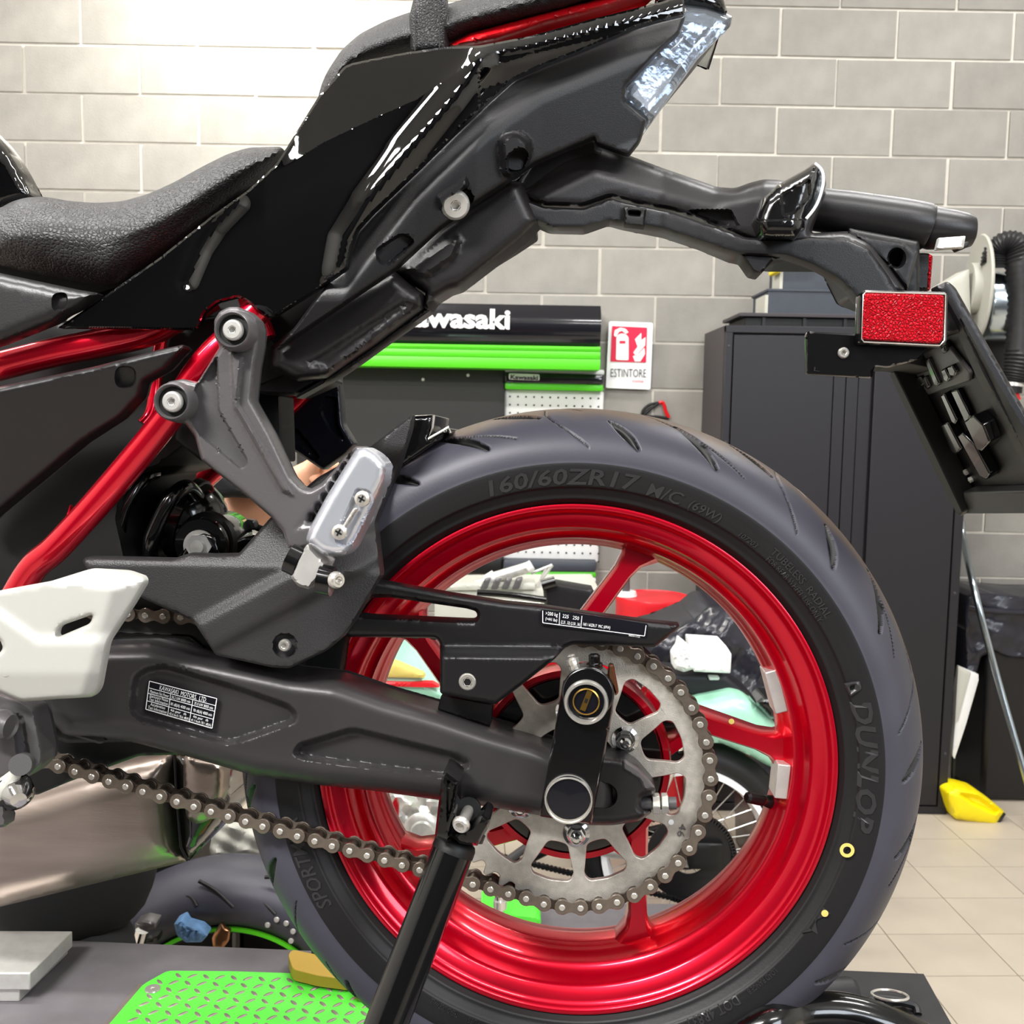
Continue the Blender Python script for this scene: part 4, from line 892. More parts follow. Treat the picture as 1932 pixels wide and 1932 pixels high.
obj('carrier_neck', relief([(1690, 640), (1812, 628), (1838, 690), (1760, 700), (1712, 690), (1680, 690)], .02, .07, .004, 8, step=12), M['black'], PLT)
for x, y in ((1825, 890), (1834, 904)): obj('adhesive_mark', lathe([(.0001, .004), (.003, .003), (.003, 0)], 8, onpl(x, y), _nn*sgn), M['pal'], PLT)
# --- shock absorber
SH = part('shock_absorber', BIKE)
def coil(pts, r=.0062): return obj('spring_coil', tube([U(*p) for p in pts], r, 16, smooth=6), M['blackgl'], SH)
coil([(292, 893, -.040), (276, 900, -.060), (255, 925, -.070), (234, 965, -.075), (226, 1005, -.075), (234, 1045, -.06), (246, 1075, -.04)], .0058)
coil([(372, 935, -.02), (352, 918, -.05), (324, 938, -.070), (298, 985, -.075), (284, 1025, -.075), (286, 1060, -.06), (300, 1090, -.03)], .0068)
coil([(372, 925, .0), (350, 930, .04), (300, 900, .05), (292, 893, -.01)], .0058)
def drum(name, a, b_, r, m, parent, seg=36, r2=None): return obj(name, tube([a, a+(b_-a)*.04, b_-(b_-a)*.04, b_], [r*.94, r, (r2 or r), (r2 or r)*.94], seg), M[m], parent, ang=30)
drum('damper_body', U(215, 930, .02), U(352, 985, .02), .026, 'black', SH)
drum('spring_seat', U(350, 975, .0), U(366, 981, .0), .040, 'blackgl', SH)
obj('damper_dome', lathe([(.040, 0), (.037, .010), (.028, .022), (.016, .028), (.0001, .030)], 36, U(362, 985, .0), (.8, -.3, -.3)), M['blackgl'], SH, ang=60)
drum('lower_bush', U(378, 1028, -.065), U(432, 1010, .02), .0245, 'blackgl', SH)
obj('bush_collar', lathe([(.020, -.002), (.028, -.002), (.028, .004), (.020, .004)], 36, U(395, 1022, -.045), (.3, 1, .1), closed=True), M['black'], SH)
obj('shock_bolt', join(tube([U(376, 1031, -.070), U(374, 1031, -.078)], .0115, 6), lathe([(.0065, .0), (.006, .004), (.0001, .005)], 20, U(374, 1031, -.078), (0, -1, 0)), lathe([(.0145, 0), (.0145, .002)], 28, U(377, 1030, -.0685), (0, -1, 0))), M['alu'], SH, ang=25)
obj('linkage_arm', relief([(325, 1070), (345, 1035), (362, 1010), (385, 1002), (408, 1010), (418, 1040), (400, 1075)], -.066, .02, .006, 10, step=8), M['blackgl'], SH)
obj('brake_hose', tube([U(*p) for p in ((400, 998, .02), (430, 985, .03), (460, 985, .03), (500, 1000, .03), (560, 1010, .03))], .0035, 10, smooth=5), M['black'], BIKE)
obj('hose_clamp', relief([(455, 978), (480, 982), (484, 1000), (458, 1000)], .02, .01, .002, 3, step=6), M['matte'], BIKE)
obj('inner_swingarm', relief([(378, 985), (440, 1000), (520, 1010), (640, 1060), (640, 1200), (420, 1100), (378, 1030)], .04, .05, .01, 14, step=12), M['blackgl'], BIKE)
# chain slider and swingarm pivot dark areas
slab('chain_slider', [(200, 1188), (360, 1196), (410, 1236), (420, 1262), (300, 1230), (200, 1216)], -.088, .03, 'blackgl')
slab('swingarm_bridge', [(400, 1110), (560, 1150), (660, 1190), (640, 1290), (420, 1260)], -.075, .12)
slab('swingarm_pivot', [(60, 1290), (250, 1250), (255, 1400), (130, 1402), (60, 1380)], -.115, .03)
obj('pivot_stub', relief([(126, 1376), (140, 1374), (200, 1388), (202, 1400), (188, 1404), (128, 1386)], -.120, .01, .003, 4, step=7), M['matte'], BIKE)
# inner rear guard (hugger)
obj('hugger', relief([(735, 860), (780, 784), (819, 782), (815, 810), (808, 828), (847, 806), (850, 818), (830, 832), (762, 880), (720, 990), (700, 1010)], -.055, .10, .006, 10, step=9, r=4), M['blackgl'], BIKE, ang=40)
obj('hugger_lip', tube([U(*p, -.062) for p in ((819, 783), (816, 808), (808, 828), (847, 806), (850, 817))], .0012, 8), M['steel'], BIKE)
# far-side passenger bracket
FR = [(640, 700), (645, 760), (648, 800), (671, 838), (652, 858), (610, 888), (530, 834), (530, 780), (560, 750)]
obj('far_footrest_bracket', relief(FR, .135, .014, .006, 7, feats=[([(612, 745), (636, 748), (638, 800), (655, 838), (620, 810), (604, 780)], .008, 5, 8), ([(548, 812), (560, 806), (605, 862), (596, 872), (545, 832)], .008, 5, 6)], step=5, r=5), M['farbr'], BIKE, ang=40)
# silencer
MU = [(-60, 1500), (0, 1497), (65, 1481), (150, 1455), (262, 1428), (327, 1416), (330, 1500), (339, 1599), (353, 1625), (200, 1662), (0, 1711), (-60, 1726)]
MUO = obj('silencer', relief(MU, .165, .16, .045, 70, step=9, r=4), M['can'], BIKE, ang=60)
obj('silencer_seam', tube([U(*p, .12) for p in ((329, 1418), (333, 1500), (341, 1598), (354, 1624))], .0015, 8), M['black'], MUO)
EC = [(328, 1418), (380, 1420), (441, 1448), (436, 1500), (427, 1548), (398, 1583), (356, 1626), (340, 1600), (333, 1510)]
obj('silencer_end_cap', relief(EC, .165, .16, .05, 40, step=9, r=6, tilt=lambda x, y: (x-328)/110*.02), M['blackgl'], MUO, ang=50)
obj('tailpipe', relief([(346, 1424), (400, 1432), (424, 1446), (420, 1500), (400, 1545), (372, 1556), (352, 1545), (346, 1500)], .118, .02, .012, 30, step=9, r=10), M['can'], MUO, ang=50)
# fuel tank edge at far left
obj('fuel_tank', relief([(-60, 205), (0, 266), (20, 292), (38, 322), (52, 350), (64, 374), (30, 385), (-60, 410)], -.05, .02, .012, 26, step=10, r=12), M['gloss'], BIKE, ang=60)
# ================================================================== THINGS ON AND BY THE MOTORCYCLE
LK = thing('motorcycle_lock', 'black bar with keyed lock cylinder and round steel cap clamped at the rear axle', 'lock', matrix=FB.matrix())
obj('lock_bar', relief([(1062, 1290), (1160, 1305), (1156, 1345), (1116, 1556), (1017, 1540), (1057, 1320)], -.160, .016, .003, 4, step=10, r=6), M['blackgl'], LK)
def disc_at(name, px, py, y, prof, m, par, axis=(0, -1, 0), seg=48):
    c = U(px, py, y); k = pxm(FB, c); return obj(name, lathe([(max(r*k, 1e-5), h) for r, h in prof], seg, c, axis), M[m], par, ang=30)
obj('lock_barrel', tube([U(1109, 1308, -.165), U(1112, 1296, -.125)], .0205, 40), M['blackgl'], LK, bev=.0015)
disc_at('cylinder_ring', 1106, 1322, -.162, [(41, 0), (42, .006), (40, .009), (36, .009), (34, .006), (33, .001)], 'steel', LK)
disc_at('cylinder_face', 1106, 1322, -.1655, [(34, .001), (25, .0012), (24, .003), (22.5, .003), (22, .0015), (.1, .0015)], 'capblue', LK)
disc_at('core_ring', 1106, 1322, -.1655, [(25, .001), (25.5, .0032), (23, .0036), (22, .001)], 'brass', LK)
kc = U(1106, 1322, -.1675); kd = U(1113, 1304, -.1675)-kc; kt = math.atan2(kd[2], kd[0])
obj('key_slot', box(kc, (.0165, .001, .0044), roty(-kt)), M['brass'], LK); obj('key_hole', box(kc-np.array([0, .0006, 0]), (.0035, .0008, .0022), roty(-kt)), M['black'], LK)
disc_at('end_cap_ring', 1073, 1505, -.162, [(45, -.004), (46, .004), (44, .008), (42, .008), (41, .006)], 'steel', LK)
disc_at('end_cap_face', 1073, 1505, -.1675, [(42, 0), (41, .001), (.1, .0012)], 'capblue', LK)
A, B_ = U(1085, 1262, -.140), U(1077, 1235, -.140); d = B_-A
obj('grease_nipple', join(tube([A, A+d*.35, A+d*.36, A+d*.7, A+d*.72, A+d*.85], [.0045, .0045, .0052, .0052, .003, .003], 10), tube([A+d*.85, A+d*.92, B_], [.002, .0035, .002], 12)), M['steel'], LK, ang=25)
A, B_ = U(1122, 1262, -.140), U(1121, 1234, -.140); d = B_-A
obj('lock_bolt', join(tube([A, A+d*.4], .0065, 8), tube([A+d*.4, A+d*.9], .0048, 10), tube([A+d*.88, B_], [.005, .0035], 10)), M['blackgl'], LK, ang=25)
obj('spring_clip', relief([(1149, 1254), (1158, 1255), (1162, 1276), (1168, 1306), (1161, 1314), (1157, 1296), (1146, 1276)], -.158, .008, .002, 3, step=5), M['bronze'], LK)
# paddock stand
ST_ = thing('paddock_stand', 'black tubular paddock stand propping the swingarm ahead of the axle', 'stand', matrix=FB.matrix())
top = U(858, 1596, -.150); bot = U(729, 1932, -.185); dirn = (bot-top)/np.linalg.norm(bot-top)
_zt = FB.world([top])[0][2]; _zb_ = FB.world([bot])[0][2]; _k = (_zt-TZ-.012)/(_zt-_zb_); foot = top+(bot-top)*_k
obj('upright', tube([top, foot], .0172, 36), M['blackgl'], ST_, bev=0)
obj('base_rail', tube([foot+np.array([-.22, 0, .004]), foot+np.array([.35, 0, .004])], .014, 20), M['blackgl'], ST_)
obj('end_plug', lathe([(.0001, .006), (.012, .0055), (.0162, .003), (.0175, 0), (.0176, -.006)], 36, top-dirn*.001, -dirn), M['black'], ST_, ang=50)
nrm = dirn
obj('clamp_ring', lathe([(.0182, 0), (.0205, 0), (.0205, .006), (.0182, .006)], 40, top-dirn*.010, -dirn, closed=True), M['matte2'], ST_)
obj('v_arm', relief([(832, 1474), (838, 1453), (846, 1455), (868, 1472), (862, 1500), (860, 1538), (852, 1560), (846, 1588), (820, 1580)], -.175, .03, .005, 6, feats=[([(843, 1470), (862, 1480), (852, 1530), (842, 1560)], .005, 4, 3)], step=6, r=3), M['blackgl'], ST_, ang=35)
obj('v_arm', relief([(888, 1562), (914, 1534), (926, 1545), (922, 1560), (901, 1596), (868, 1592), (850, 1575)], -.170, .028, .005, 5, step=6, r=3), M['blackgl'], ST_, ang=35)
obj('spool_bush', tube([U(884, 1526, -.130), U(883, 1529, -.150)], .0105, 30), M['black'], ST_)
obj('spool_bolt', join(tube([U(884, 1527, -.145), U(872, 1553, -.178)], .0048, 20), bolt_vf(U(871, 1554, -.178), .0072, .004, axis=(-.25, -.9, -.3))), M['steel'], ST_)
# horizontal stand tube lower right
obj('cross_tube', tube([U(1360, 1985, -.08), U(1450, 1930, -.08), U(1500, 1912, -.06), U(1580, 1908, -.05), U(1660, 1928, -.05), U(1760, 1975, -.05)], .0165, 24, smooth=6), M['blackgl'], ST_, ang=60)
# ------------------------------------------------------------------ lift table
zt = TZ
A_ = G(0, 1768, zt); B_ = G(1745, 1841, zt); C_ = G(1795, 1932, zt); uu = (B_-A_)[:2]; uu /= np.linalg.norm(uu); vv_ = np.array([uu[1], -uu[0]])
ee = (C_-B_)[:2]; ee /= np.linalg.norm(ee)
def TBL(p, s=0, t=0, z=0): return np.array([p[0]+uu[0]*s+vv_[0]*t, p[1]+uu[1]*s+vv_[1]*t, zt+z])
TB = thing('lift_table', 'grey motorcycle lift table under the raised red wheel', 'lift table')
P0 = TBL(A_, -.6); P1 = B_; W_ = .72
obj('table_top', prism([TBL(A_, -.6), TBL(B_), np.array([B_[0]+ee[0]*W_, B_[1]+ee[1]*W_, zt]), TBL(A_, -.6, W_)], (0, 0, -.045)), M['grey'], TB, bev=.002)
obj('rubber_mat', prism([TBL(B_, -.30, .001, .0), TBL(B_, -.002, .001), np.array([B_[0]+ee[0]*.7, B_[1]+ee[1]*.7, zt]), TBL(B_, -.30, .7)], (0, 0, .003)), M['rubber'], TB)
obj('scissor_frame', box(((A_+B_)/2-np.array([.1, .35, .35])), (.9, .3, .6)), M['blackgl'], TB)
obj('base_frame', box([A_[0]+.4, A_[1]-.35, .05], (1.7, .55, .1)), M['blackgl'], TB)
settle(TB)
# green checker plate
GPp = [(316, 1836), (440, 1837), (560, 1841), (700, 1850), (800, 1870), (900, 1990), (900, 2060), (140, 2060), (180, 1968), (270, 1862)]
GP = thing('checker_plate', 'green painted checker plate screwed to the lift top', 'metal plate')
pts = np.array([G(x, y, zt+.0005) for x, y in rp(GPp, 10, 20)])
obj('plate_sheet', prism(pts, (0, 0, .003)), M['greenp'], GP)
obj('worn_edge', prism([G(x, y, zt+.0004) for x, y in ((262, 1858), (272, 1862), (182, 1968), (140, 2062), (110, 2062), (170, 1968))], (0, 0, .0022)), M['worn'], GP)
loz = lathe([(.0001, .0016), (.003, .0014), (.0042, .0008), (.005, 0)], 12, (0, 0, 0), (0, 0, 1)); loz[0] = np.array(loz[0])*np.array([1.35, .46, .8]); lm_ = mesh('lozenge', loz, M['worn'], 60)
poly = np.array([G(x, y, zt)[:2] for x, y in GPp]); n_l = 0; org = poly.mean(0); sp = .0165
for i in range(-22, 23):
    for j in range(-22, 23):
        q = org+uu*(i*sp)+vv_*(j*sp)*.9
        if sdist(np.array([q]), poly)[0] > .008:
            o = bpy.data.objects.new('lozenge', lm_); COL.objects.link(o); o.parent = GP; o.location = (q[0], q[1], zt+.0034)
            o.rotation_euler = (0, 0, math.atan2(uu[1], uu[0])+(PI/4 if (i+j) % 2 else -PI/4)); n_l += 1
s_ = G(288, 1866, zt+.004); obj('plate_screw', lathe([(.0001, .0004), (.0022, .0004), (.0026, .0012), (.0085, .0012), (.009, 0)], 24, s_, (0, 0, 1)), M['steel'], GP)
settle(GP)
# aluminium block
AB = thing('stepped_block', 'bare aluminium stepped block lying on the lift at its left edge', 'metal block')
def quadbox(c4, h, z0): return prism([np.array([p[0], p[1], z0]) for p in c4], (0, 0, h))
q0 = [G(-60, 1756, zt+.036), G(137, 1757, zt+.036), G(56, 1837, zt+.036), G(-120, 1837, zt+.036)]
q1 = [G(-60, 1768, zt+.02), G(128, 1770, zt+.02), G(36, 1858, zt+.02), G(-120, 1858, zt+.02)]
obj('block_top', quadbox(q0, .020, zt+.0165), M['alu'], AB, bev=.0015); obj('block_foot', quadbox([p*1 for p in q1], .018, zt), M['alu'], AB, bev=.0012)
settle(AB)
# pliers
PLr = thing('pliers', 'pliers with mustard and black grips lying half under the tyre', 'pliers')
def flat(pts, z, h, m, par, nm, bev=.002): return obj(nm, prism([G(x, y, z) for x, y in rp(pts, 8, 8)], (0, 0, h)), M[m], par, bev=bev)
flat([(543, 1822), (552, 1812), (600, 1822), (655, 1836), (668, 1850), (660, 1870), (600, 1862), (552, 1850)], zt+.006, .014, 'gold', PLr, 'grip', .005)
flat([(586, 1796), (600, 1792), (640, 1802), (680, 1815), (680, 1832), (640, 1826), (592, 1816)], zt+.010, .012, 'black', PLr, 'grip', .004)
flat([(655, 1845), (720, 1858), (740, 1880), (700, 1892), (672, 1890), (662, 1868)], zt+.004, .010, 'brass', PLr, 'plier_head')
settle(PLr)
# handle + buckle on the black mat
RH = thing('rubber_handle', 'black ribbed rubber handle lying on the lift behind the tyre', 'handle')
a = G(1480, 1880, zt+.018); b_ = G(1618, 1875, zt+.018)
obj('grip', tube([a, a+(b_-a)*.9, a+(b_-a)*.97, b_], [.0185, .0185, .016, .009], 28), M['rubber'], RH, ang=50)
for t in (.35, .55, .72): obj('grip_rib', tube([a+(b_-a)*t+np.array([0, -.0185, -.004]), a+(b_-a)*(t+.05)+np.array([0, -.0175, .008]), a+(b_-a)*(t+.12)+np.array([0, -.0185, -.002])], .0018, 8, smooth=5), M['black'], RH, ang=60)
settle(RH)
BK = thing('strap_buckle', 'black strap buckle with steel ring on the lift corner', 'buckle')
rc = G(1679, 1878, zt+.014); obj('buckle_ring', lathe([(.0195+.0018*math.cos(t), .0018*math.sin(t)) for t in np.linspace(0, 2*PI, 9)[:-1]], 36, rc, (0, .25, 1), closed=True), M['steel'], BK)
obj('strap', tube([G(1628, 1905, zt+.003), G(1632, 1892, zt+.008), G(1655, 1884, zt+.012), G(1700, 1890, zt+.012), G(1726, 1898, zt+.008), G(1732, 1914, zt+.003)], .0045, 8, smooth=4), M['rubber'], BK)
obj('buckle_body', box(G(1690, 1890, zt+.010), (.028, .006, .008), rotz(.1)), M['matte2'], BK, bev=.001)
obj('buckle_pad', lathe([(.0001, .004), (.012, .003), (.014, 0)], 20, G(1668, 1908, zt+.0035), (0, 0, 1)), M['matte2'], BK)
settle(BK)
# ================================================================== ROOM
YW = 4.45
wl = FW.un([(1360.6, 106)], YW)[0]; HB, LB_ = .1985, .487
wall = obj('wall_back', box([0, YW+.06+.004, 2.15], (8.7, .12, 4.3)), M['mortar']); tag(wall, None, None, kind='structure')
bm_ = box([0, 0, 0], (LB_-.013, .05, HB-.012)); me = mesh('brick', bm_, M['block'], 0)
mo_ = bpy.data.objects.new('x', me)
kz0 = int(wl[2]/HB)+1; cnt = 0; far = []
for kz in range(-14, 12):
    z = wl[2]-HB/2+kz*HB
    if z < .05 or z > 4.2: continue
    off = wl[0] if kz % 2 == 0 else wl[0]+LB_/2
    for kx in range(-10, 10):
        x = off-LB_/2+kx*LB_
        if abs(x) > 4.4: continue
        if abs(x) < 2.62 and z < 3.9:
            o = bpy.data.objects.new('brick', me); COL.objects.link(o); o.parent = wall; o.location = (x+rng.normal(0, .0015), YW+.022+rng.normal(0, .0012), z+rng.normal(0, .001)); o.rotation_euler = (rng.normal(0, .002), rng.normal(0, .002), rng.normal(0, .002)); cnt += 1
        else: far.append([bm_[0]+np.array([x, YW+.022, z]), bm_[1]])
o = obj('block_courses', join(*far), M['block'], wall, ang=0); o['kind'] = 'stuff'
print('bricks', cnt)
floor = obj('floor', box([0, .4, -.03], (8.7, 8.4, .05)), M['grout']); tag(floor, None, None, kind='structure')
ty = math.radians(2.3); TX, TYy = .289, .236; t0 = G(1779.5, 1696, 0)
tm = mesh('tile', box([0, 0, -.004], (TX-.003, TYy-.003, .008)), M['tile'], 0); far = []; cnt = 0
for i in range(-18, 14):
    for j in range(-12, 10):
        q = t0+np.array([math.cos(ty), math.sin(ty), 0])*(i+.5)*TX+np.array([-math.sin(ty), math.cos(ty), 0])*(j+.5)*TYy
        if q[1] > YW-.05: continue
        pp = FW.px([q])[0]
        if -100 < pp[0] < 2060 and q[1] > .9:
            if pp[1] < 2300 and q[1] > 1.9:
                o = bpy.data.objects.new('tile', tm); COL.objects.link(o); o.parent = floor; o.location = q+np.array([0, 0, .003]); o.rotation_euler = (0, 0, ty); cnt += 1; continue
        far.append([(box([0, 0, -.004], (TX-.003, TYy-.003, .008), rotz(ty))[0]+q+np.array([0, 0, .003])), box([0, 0, 0], (1, 1, 1))[1]])
o = obj('tile_field', join(*far), M['tile'], floor, ang=0); o['kind'] = 'stuff'
print('tiles', cnt)
for nm, c_, s_, m_ in (('wall_left', [-4.3, .4, 2.1], (.1, 8.2, 4.4), 'wallp'), ('wall_right', [4.3, .4, 2.1], (.1, 8.2, 4.4), 'wallp'), ('ceiling', [0, .4, 4.3], (8.7, 8.4, .1), 'ceil'), ('wall_front', [0, -3.7, 2.1], (8.7, .1, 4.4), 'shade')):
    tag(obj(nm, box(c_, s_), M[m_], None, 0), None, None, kind='structure')
# ------------------------------------------------------------------ background helpers (world frame)
def W(px, py, y): return FW.un([(px, py)], y)[0]
def rel(name, pts, y, th, m, parent=None, bulge=.004, rw=5, step=16, r=3, ang=35, **k):
    return obj(name, relief(pts, y, th, bulge, rw, step=step, r=r, fr=FW, **k), M[m], parent, ang=ang)
def wtube(name, pts, r, m, parent=None, smooth=0, seg=14, **k): return obj(name, tube([W(*p) for p in pts], r, seg, smooth=smooth), M[m], parent, **k)
def bbox_px(x0, y0, x1, y1, y, depth):   # axis-aligned box whose front face spans pixels
    a = W(x0, y0, y); b_ = W(x1, y1, y); return box([(a[0]+b_[0])/2, y+depth/2, (a[2]+b_[2])/2], (abs(b_[0]-a[0]), depth, abs(a[2]-b_[2])))
# workshop sign
SG = thing('workshop_sign', 'long black sign with white lettering and three green stripes above the grey board', 'sign')
a = W(540, 566, 4.2); b_ = W(1137, 570, 4.2)
yz = lambda py: W(1000, py, 4.2)[2]
x0, x1 = W(470, 610, 4.2)[0], W(1134, 610, 4.2)[0]
prof = [(4.44, yz(570)), (4.24, yz(573)), (4.205, yz(590)), (4.19, yz(615)), (4.205, yz(640)), (4.22, yz(650)), (4.44, yz(650))]
def extr(prof, x0, x1): A = [(x0, p[0], p[1]) for p in prof]; return prism(A, (x1-x0, 0, 0))
obj('sign_body', extr(prof, x0, x1), M['signk'], SG, ang=40)
for (p, q, yy) in ((652, 661, 4.205), (662, 675, 4.20), (676, 696, 4.195)):
    obj('green_stripe', extr([(4.43, yz(p)), (yy, yz(p)), (yy-.004, (yz(p)+yz(q))/2), (yy, yz(q)), (4.43, yz(q))], x0, x1), M['green'], SG)
text_on('Kawasaki', (746, 614), (962, 620), 36, 4.186, FW, SG, 'print', 'lettering', bold=.035)
settle(SG)
TBd = thing('tool_board', 'plain dark grey board with white screw heads under the sign', 'board')
rel('board_panel', [(560, 678), (640, 682), (953, 694), (950, 1060), (560, 1060)], 4.38, .06, 'board', TBd)
for x, y in ((883, 708), (798, 716)): obj('screw_head', lathe([(.0001, .004), (.006, .003), (.007, 0)], 12, W(x, y, 4.375), (0, -1, 0)), M['wht'], TBd)
rel('board_base', [(560, 1050), (948, 1052), (948, 1082), (560, 1080)], 4.36, .08, 'black', TBd)
settle(TBd)
PB = thing('pegboard', 'white perforated pegboard with slim black and green header', 'pegboard')
PG_ = rel('peg_panel', [(953, 735), (1139, 739), (1128, 1060), (948, 1056)], 4.41, .035, 'wht', PB)
rel('header_rail', [(953, 692), (1140, 698), (1140, 707), (953, 702)], 4.37, .07, 'wht', PB)
HD = rel('header_band', [(953, 703), (1139, 708), (1138, 725), (953, 722)], 4.35, .08, 'signk', PB)
rel('header_stripe', [(953, 722), (1138, 726), (1138, 738), (953, 734)], 4.36, .07, 'green', PB)
rel('name_plate', [(960, 704), (1018, 706), (1018, 718), (960, 716)], 4.345, .004, 'print', HD)
text_on('Kawasaki', (963, 715), (1015, 717), 8, 4.339, FW, HD, 'txt', 'lettering', bold=.03)
hole_m = mesh('peg_hole', lathe([(.0001, 0), (.0042, 0), (.0042, .001)], 10, (0, 0, 0), (0, -1, 0)), M['txt'], 0)
for r_ in range(21):
    for c_ in range(12):
        if 4 < r_ < 14: continue
        p = W(962+c_*15.2, 748+r_*15.4+c_*.35, 4.404); o = bpy.data.objects.new('peg_hole', hole_m); COL.objects.link(o); o.parent = PB; o.location = p
rel('shelf_rail', [(950, 1057), (1126, 1060), (1124, 1078), (950, 1076)], 4.33, .10, 'boxg', PB)
rel('shelf_stripe', [(950, 1077), (1124, 1079), (1124, 1089), (950, 1087)], 4.34, .09, 'green', PB)
rel('shelf_lip', [(950, 1088), (1124, 1090), (1124, 1098), (950, 1096)], 4.34, .09, 'wht', PB)
settle(PB)
# extinguisher sign
ES = thing('extinguisher_sign', 'white wall sign with red fire extinguisher pictogram', 'sign')
rel('sign_plate', [(1149, 606), (1232, 609), (1227, 735), (1143, 732)], 4.42, .004, 'print', ES, bulge=0, rw=1, r=4)
rel('red_field', [(1155, 615), (1221, 618), (1219, 684), (1152, 682)], 4.416, .002, 'signred', ES, bulge=0, rw=1, r=1)
rel('pictogram', [(1165, 632), (1172, 629), (1180, 630), (1186, 636), (1186, 680), (1162, 679), (1163, 637)], 4.413, .002, 'print', ES, bulge=0, rw=1, step=6, r=3)
rel('pictogram', [(1158, 633), (1160, 623), (1170, 618), (1180, 620), (1186, 627), (1180, 630), (1174, 624), (1168, 626), (1162, 636)], 4.413, .002, 'print', ES, bulge=0, rw=1, step=5, r=1)
rel('pictogram_band', [(1169, 643), (1180, 643), (1180, 648), (1169, 648)], 4.411, .001, 'signred', ES, bulge=0, rw=1, r=0)
for fl in ([(1195, 665), (1203, 654), (1198, 640), (1210, 628), (1210, 642), (1218, 636), (1217, 652), (1206, 664), (1200, 672)], [(1194, 672), (1204, 668), (1216, 656), (1217, 668), (1208, 682), (1198, 682)]):
    rel('pictogram', fl, 4.413, .002, 'print', ES, bulge=0, rw=1, step=5, r=1)
text_on('ESTINTORE', (1152, 711), (1219, 712), 16, 4.414, FW, ES, 'txt', 'lettering', bold=-.005)
text_on('come', (1193, 721), (1214, 722), 6, 4.414, FW, ES, 'signred', 'lettering')
settle(ES)
# metal cabinet
YCb = 4.0
CB = thing('metal_cabinet', 'tall charcoal two-door steel cabinet standing against the block wall', 'cabinet')
a = W(1364, 613, YCb); bx = W(1806, 1100, YCb); x0, x1 = a[0]+.01, bx[0]+.005; z1 = W(1500, 616, YCb)[2]; z0 = max(0.005, W(1700, 1535, YCb)[2])
obj('cabinet_body', box([(x0+x1)/2, YCb+.225, (z0+z1)/2], (x1-x0, .41, z1-z0)), M['cabl'], CB)
def cbx(nm, xa, xb, za, zb, y, d, m='cab', par=None): return obj(nm, box([(xa+xb)/2, y+d/2, (za+zb)/2], (xb-xa, d, zb-za)), M[m], par or CB, bev=.002)
cbx('door_frame', x0, x0+.028, z0, z1, YCb-.012, .03); cbx('door_frame', x1-.035, x1, z0, z1, YCb-.012, .03)
cbx('door_frame', x0, x1, z1-.028, z1, YCb-.013, .03); cbx('door_frame', x0, x1, z0, z0+.03, YCb-.013, .03)
xm = W(1596, 800, YCb)[0]
D1 = cbx('cabinet_door', x0+.033, xm-.06, z0+.035, z1-.036, YCb-.010, .02); D2 = cbx('cabinet_door', xm+.10, x1-.04, z0+.035, z1-.036, YCb-.010, .02)
for xa, xb, dy in ((xm-.055, xm-.010, -.004), (xm-.006, xm+.040, -.002), (xm+.044, xm+.094, .004)): cbx('door_rib', xa, xb, z0+.035, z1-.036, YCb+dy, .02)
for z in (z0+.25, z0+.9, z0+1.4, z1-.08, z1-.45):
    for x in (x0+.014, x1-.017): obj('rivet', lathe([(.0001, .003), (.005, .002), (.006, 0)], 10, (x, YCb-.012, z), (0, -1, 0)), M['cabl'], CB)
settle(CB)
def topbox(nm, lab, cat, x0p, y0p, x1p, y1p, y, d, m, lid=None):
    t = thing(nm, lab, cat); obj('box_body', bbox_px(x0p, y0p, x1p, y1p, y, d), M[m], t, bev=.003)
    return t
z1w = z1
def onbox(nm, lab, cat, xa, xb, zb, zt_, y, d, m, extra=None):
    t = thing(nm, lab, cat); XA = W(xa, 600, y)[0]; XB = W(xb, 600, y)[0]; obj('box_body', box([(XA+XB)/2, y+d/2, (zb+zt_)/2], (XB-XA, d, zt_-zb)), M[m], t, bev=.003)
    if extra: extra(t, XA, XB, zb, zt_, y, d)
    return settle(t)
zA = W(1500, 592, 4.05)[2]; zB = W(1500, 545, 4.1)[2]; zC = W(1530, 503, 4.12)[2]
onbox('storage_tray', 'wide black tray lying directly on the cabinet top', 'tray', 1405, 1700, z1+.001, zA-.016, 4.05, .30, 'black', lambda t, XA, XB, zb, zt_, y, d: (obj('tray_rim', box([(XA+XB)/2, y+d/2-.01, zt_+.008], (XB-XA+.05, d+.03, .014)), M['cabl'], t, bev=.002), [obj('tray_rib', box([XA+f*(XB-XA), y-.004, (zb+zt_)/2], (.012, .01, zt_-zb)), M['cab'], t) for f in (.12, .38, .64, .9)]))
onbox('storage_box', 'slate grey tool box standing on the black tray', 'box', 1448, 1700, zA, zB, 4.1, .26, 'boxg', lambda t, XA, XB, zb, zt_, y, d: (obj('box_lid', box([(XA+XB)/2, y+d/2, zt_-.006], (XB-XA+.012, d+.01, .010)), M['boxg'], t, bev=.002), obj('box_end', box([XA-.006, y+.08, (zb+zt_)/2-.01], (.012, .16, zt_-zb-.03)), M['pal'], t)))
onbox('storage_box', 'smaller slate box on top of the tool box', 'box', 1474, 1640, zB, zC, 4.12, .22, 'boxg', lambda t, XA, XB, zb, zt_, y, d: obj('box_end', box([XA-.006, y+.06, (zb+zt_)/2-.01], (.012, .12, zt_-zb-.02)), M['pal'], t))
YC_ = rel('cleaning_cloth', [(1463, 500), (1465, 492), (1485, 484), (1520, 488), (1548, 500), (1540, 505), (1476, 504), (1472, 516), (1462, 514)], 4.10, .10, 'yel', None, bulge=.012, rw=8, step=6); tag(YC_, 'yellow cloth draped over the topmost slate box', 'cloth'); settle(YC_)
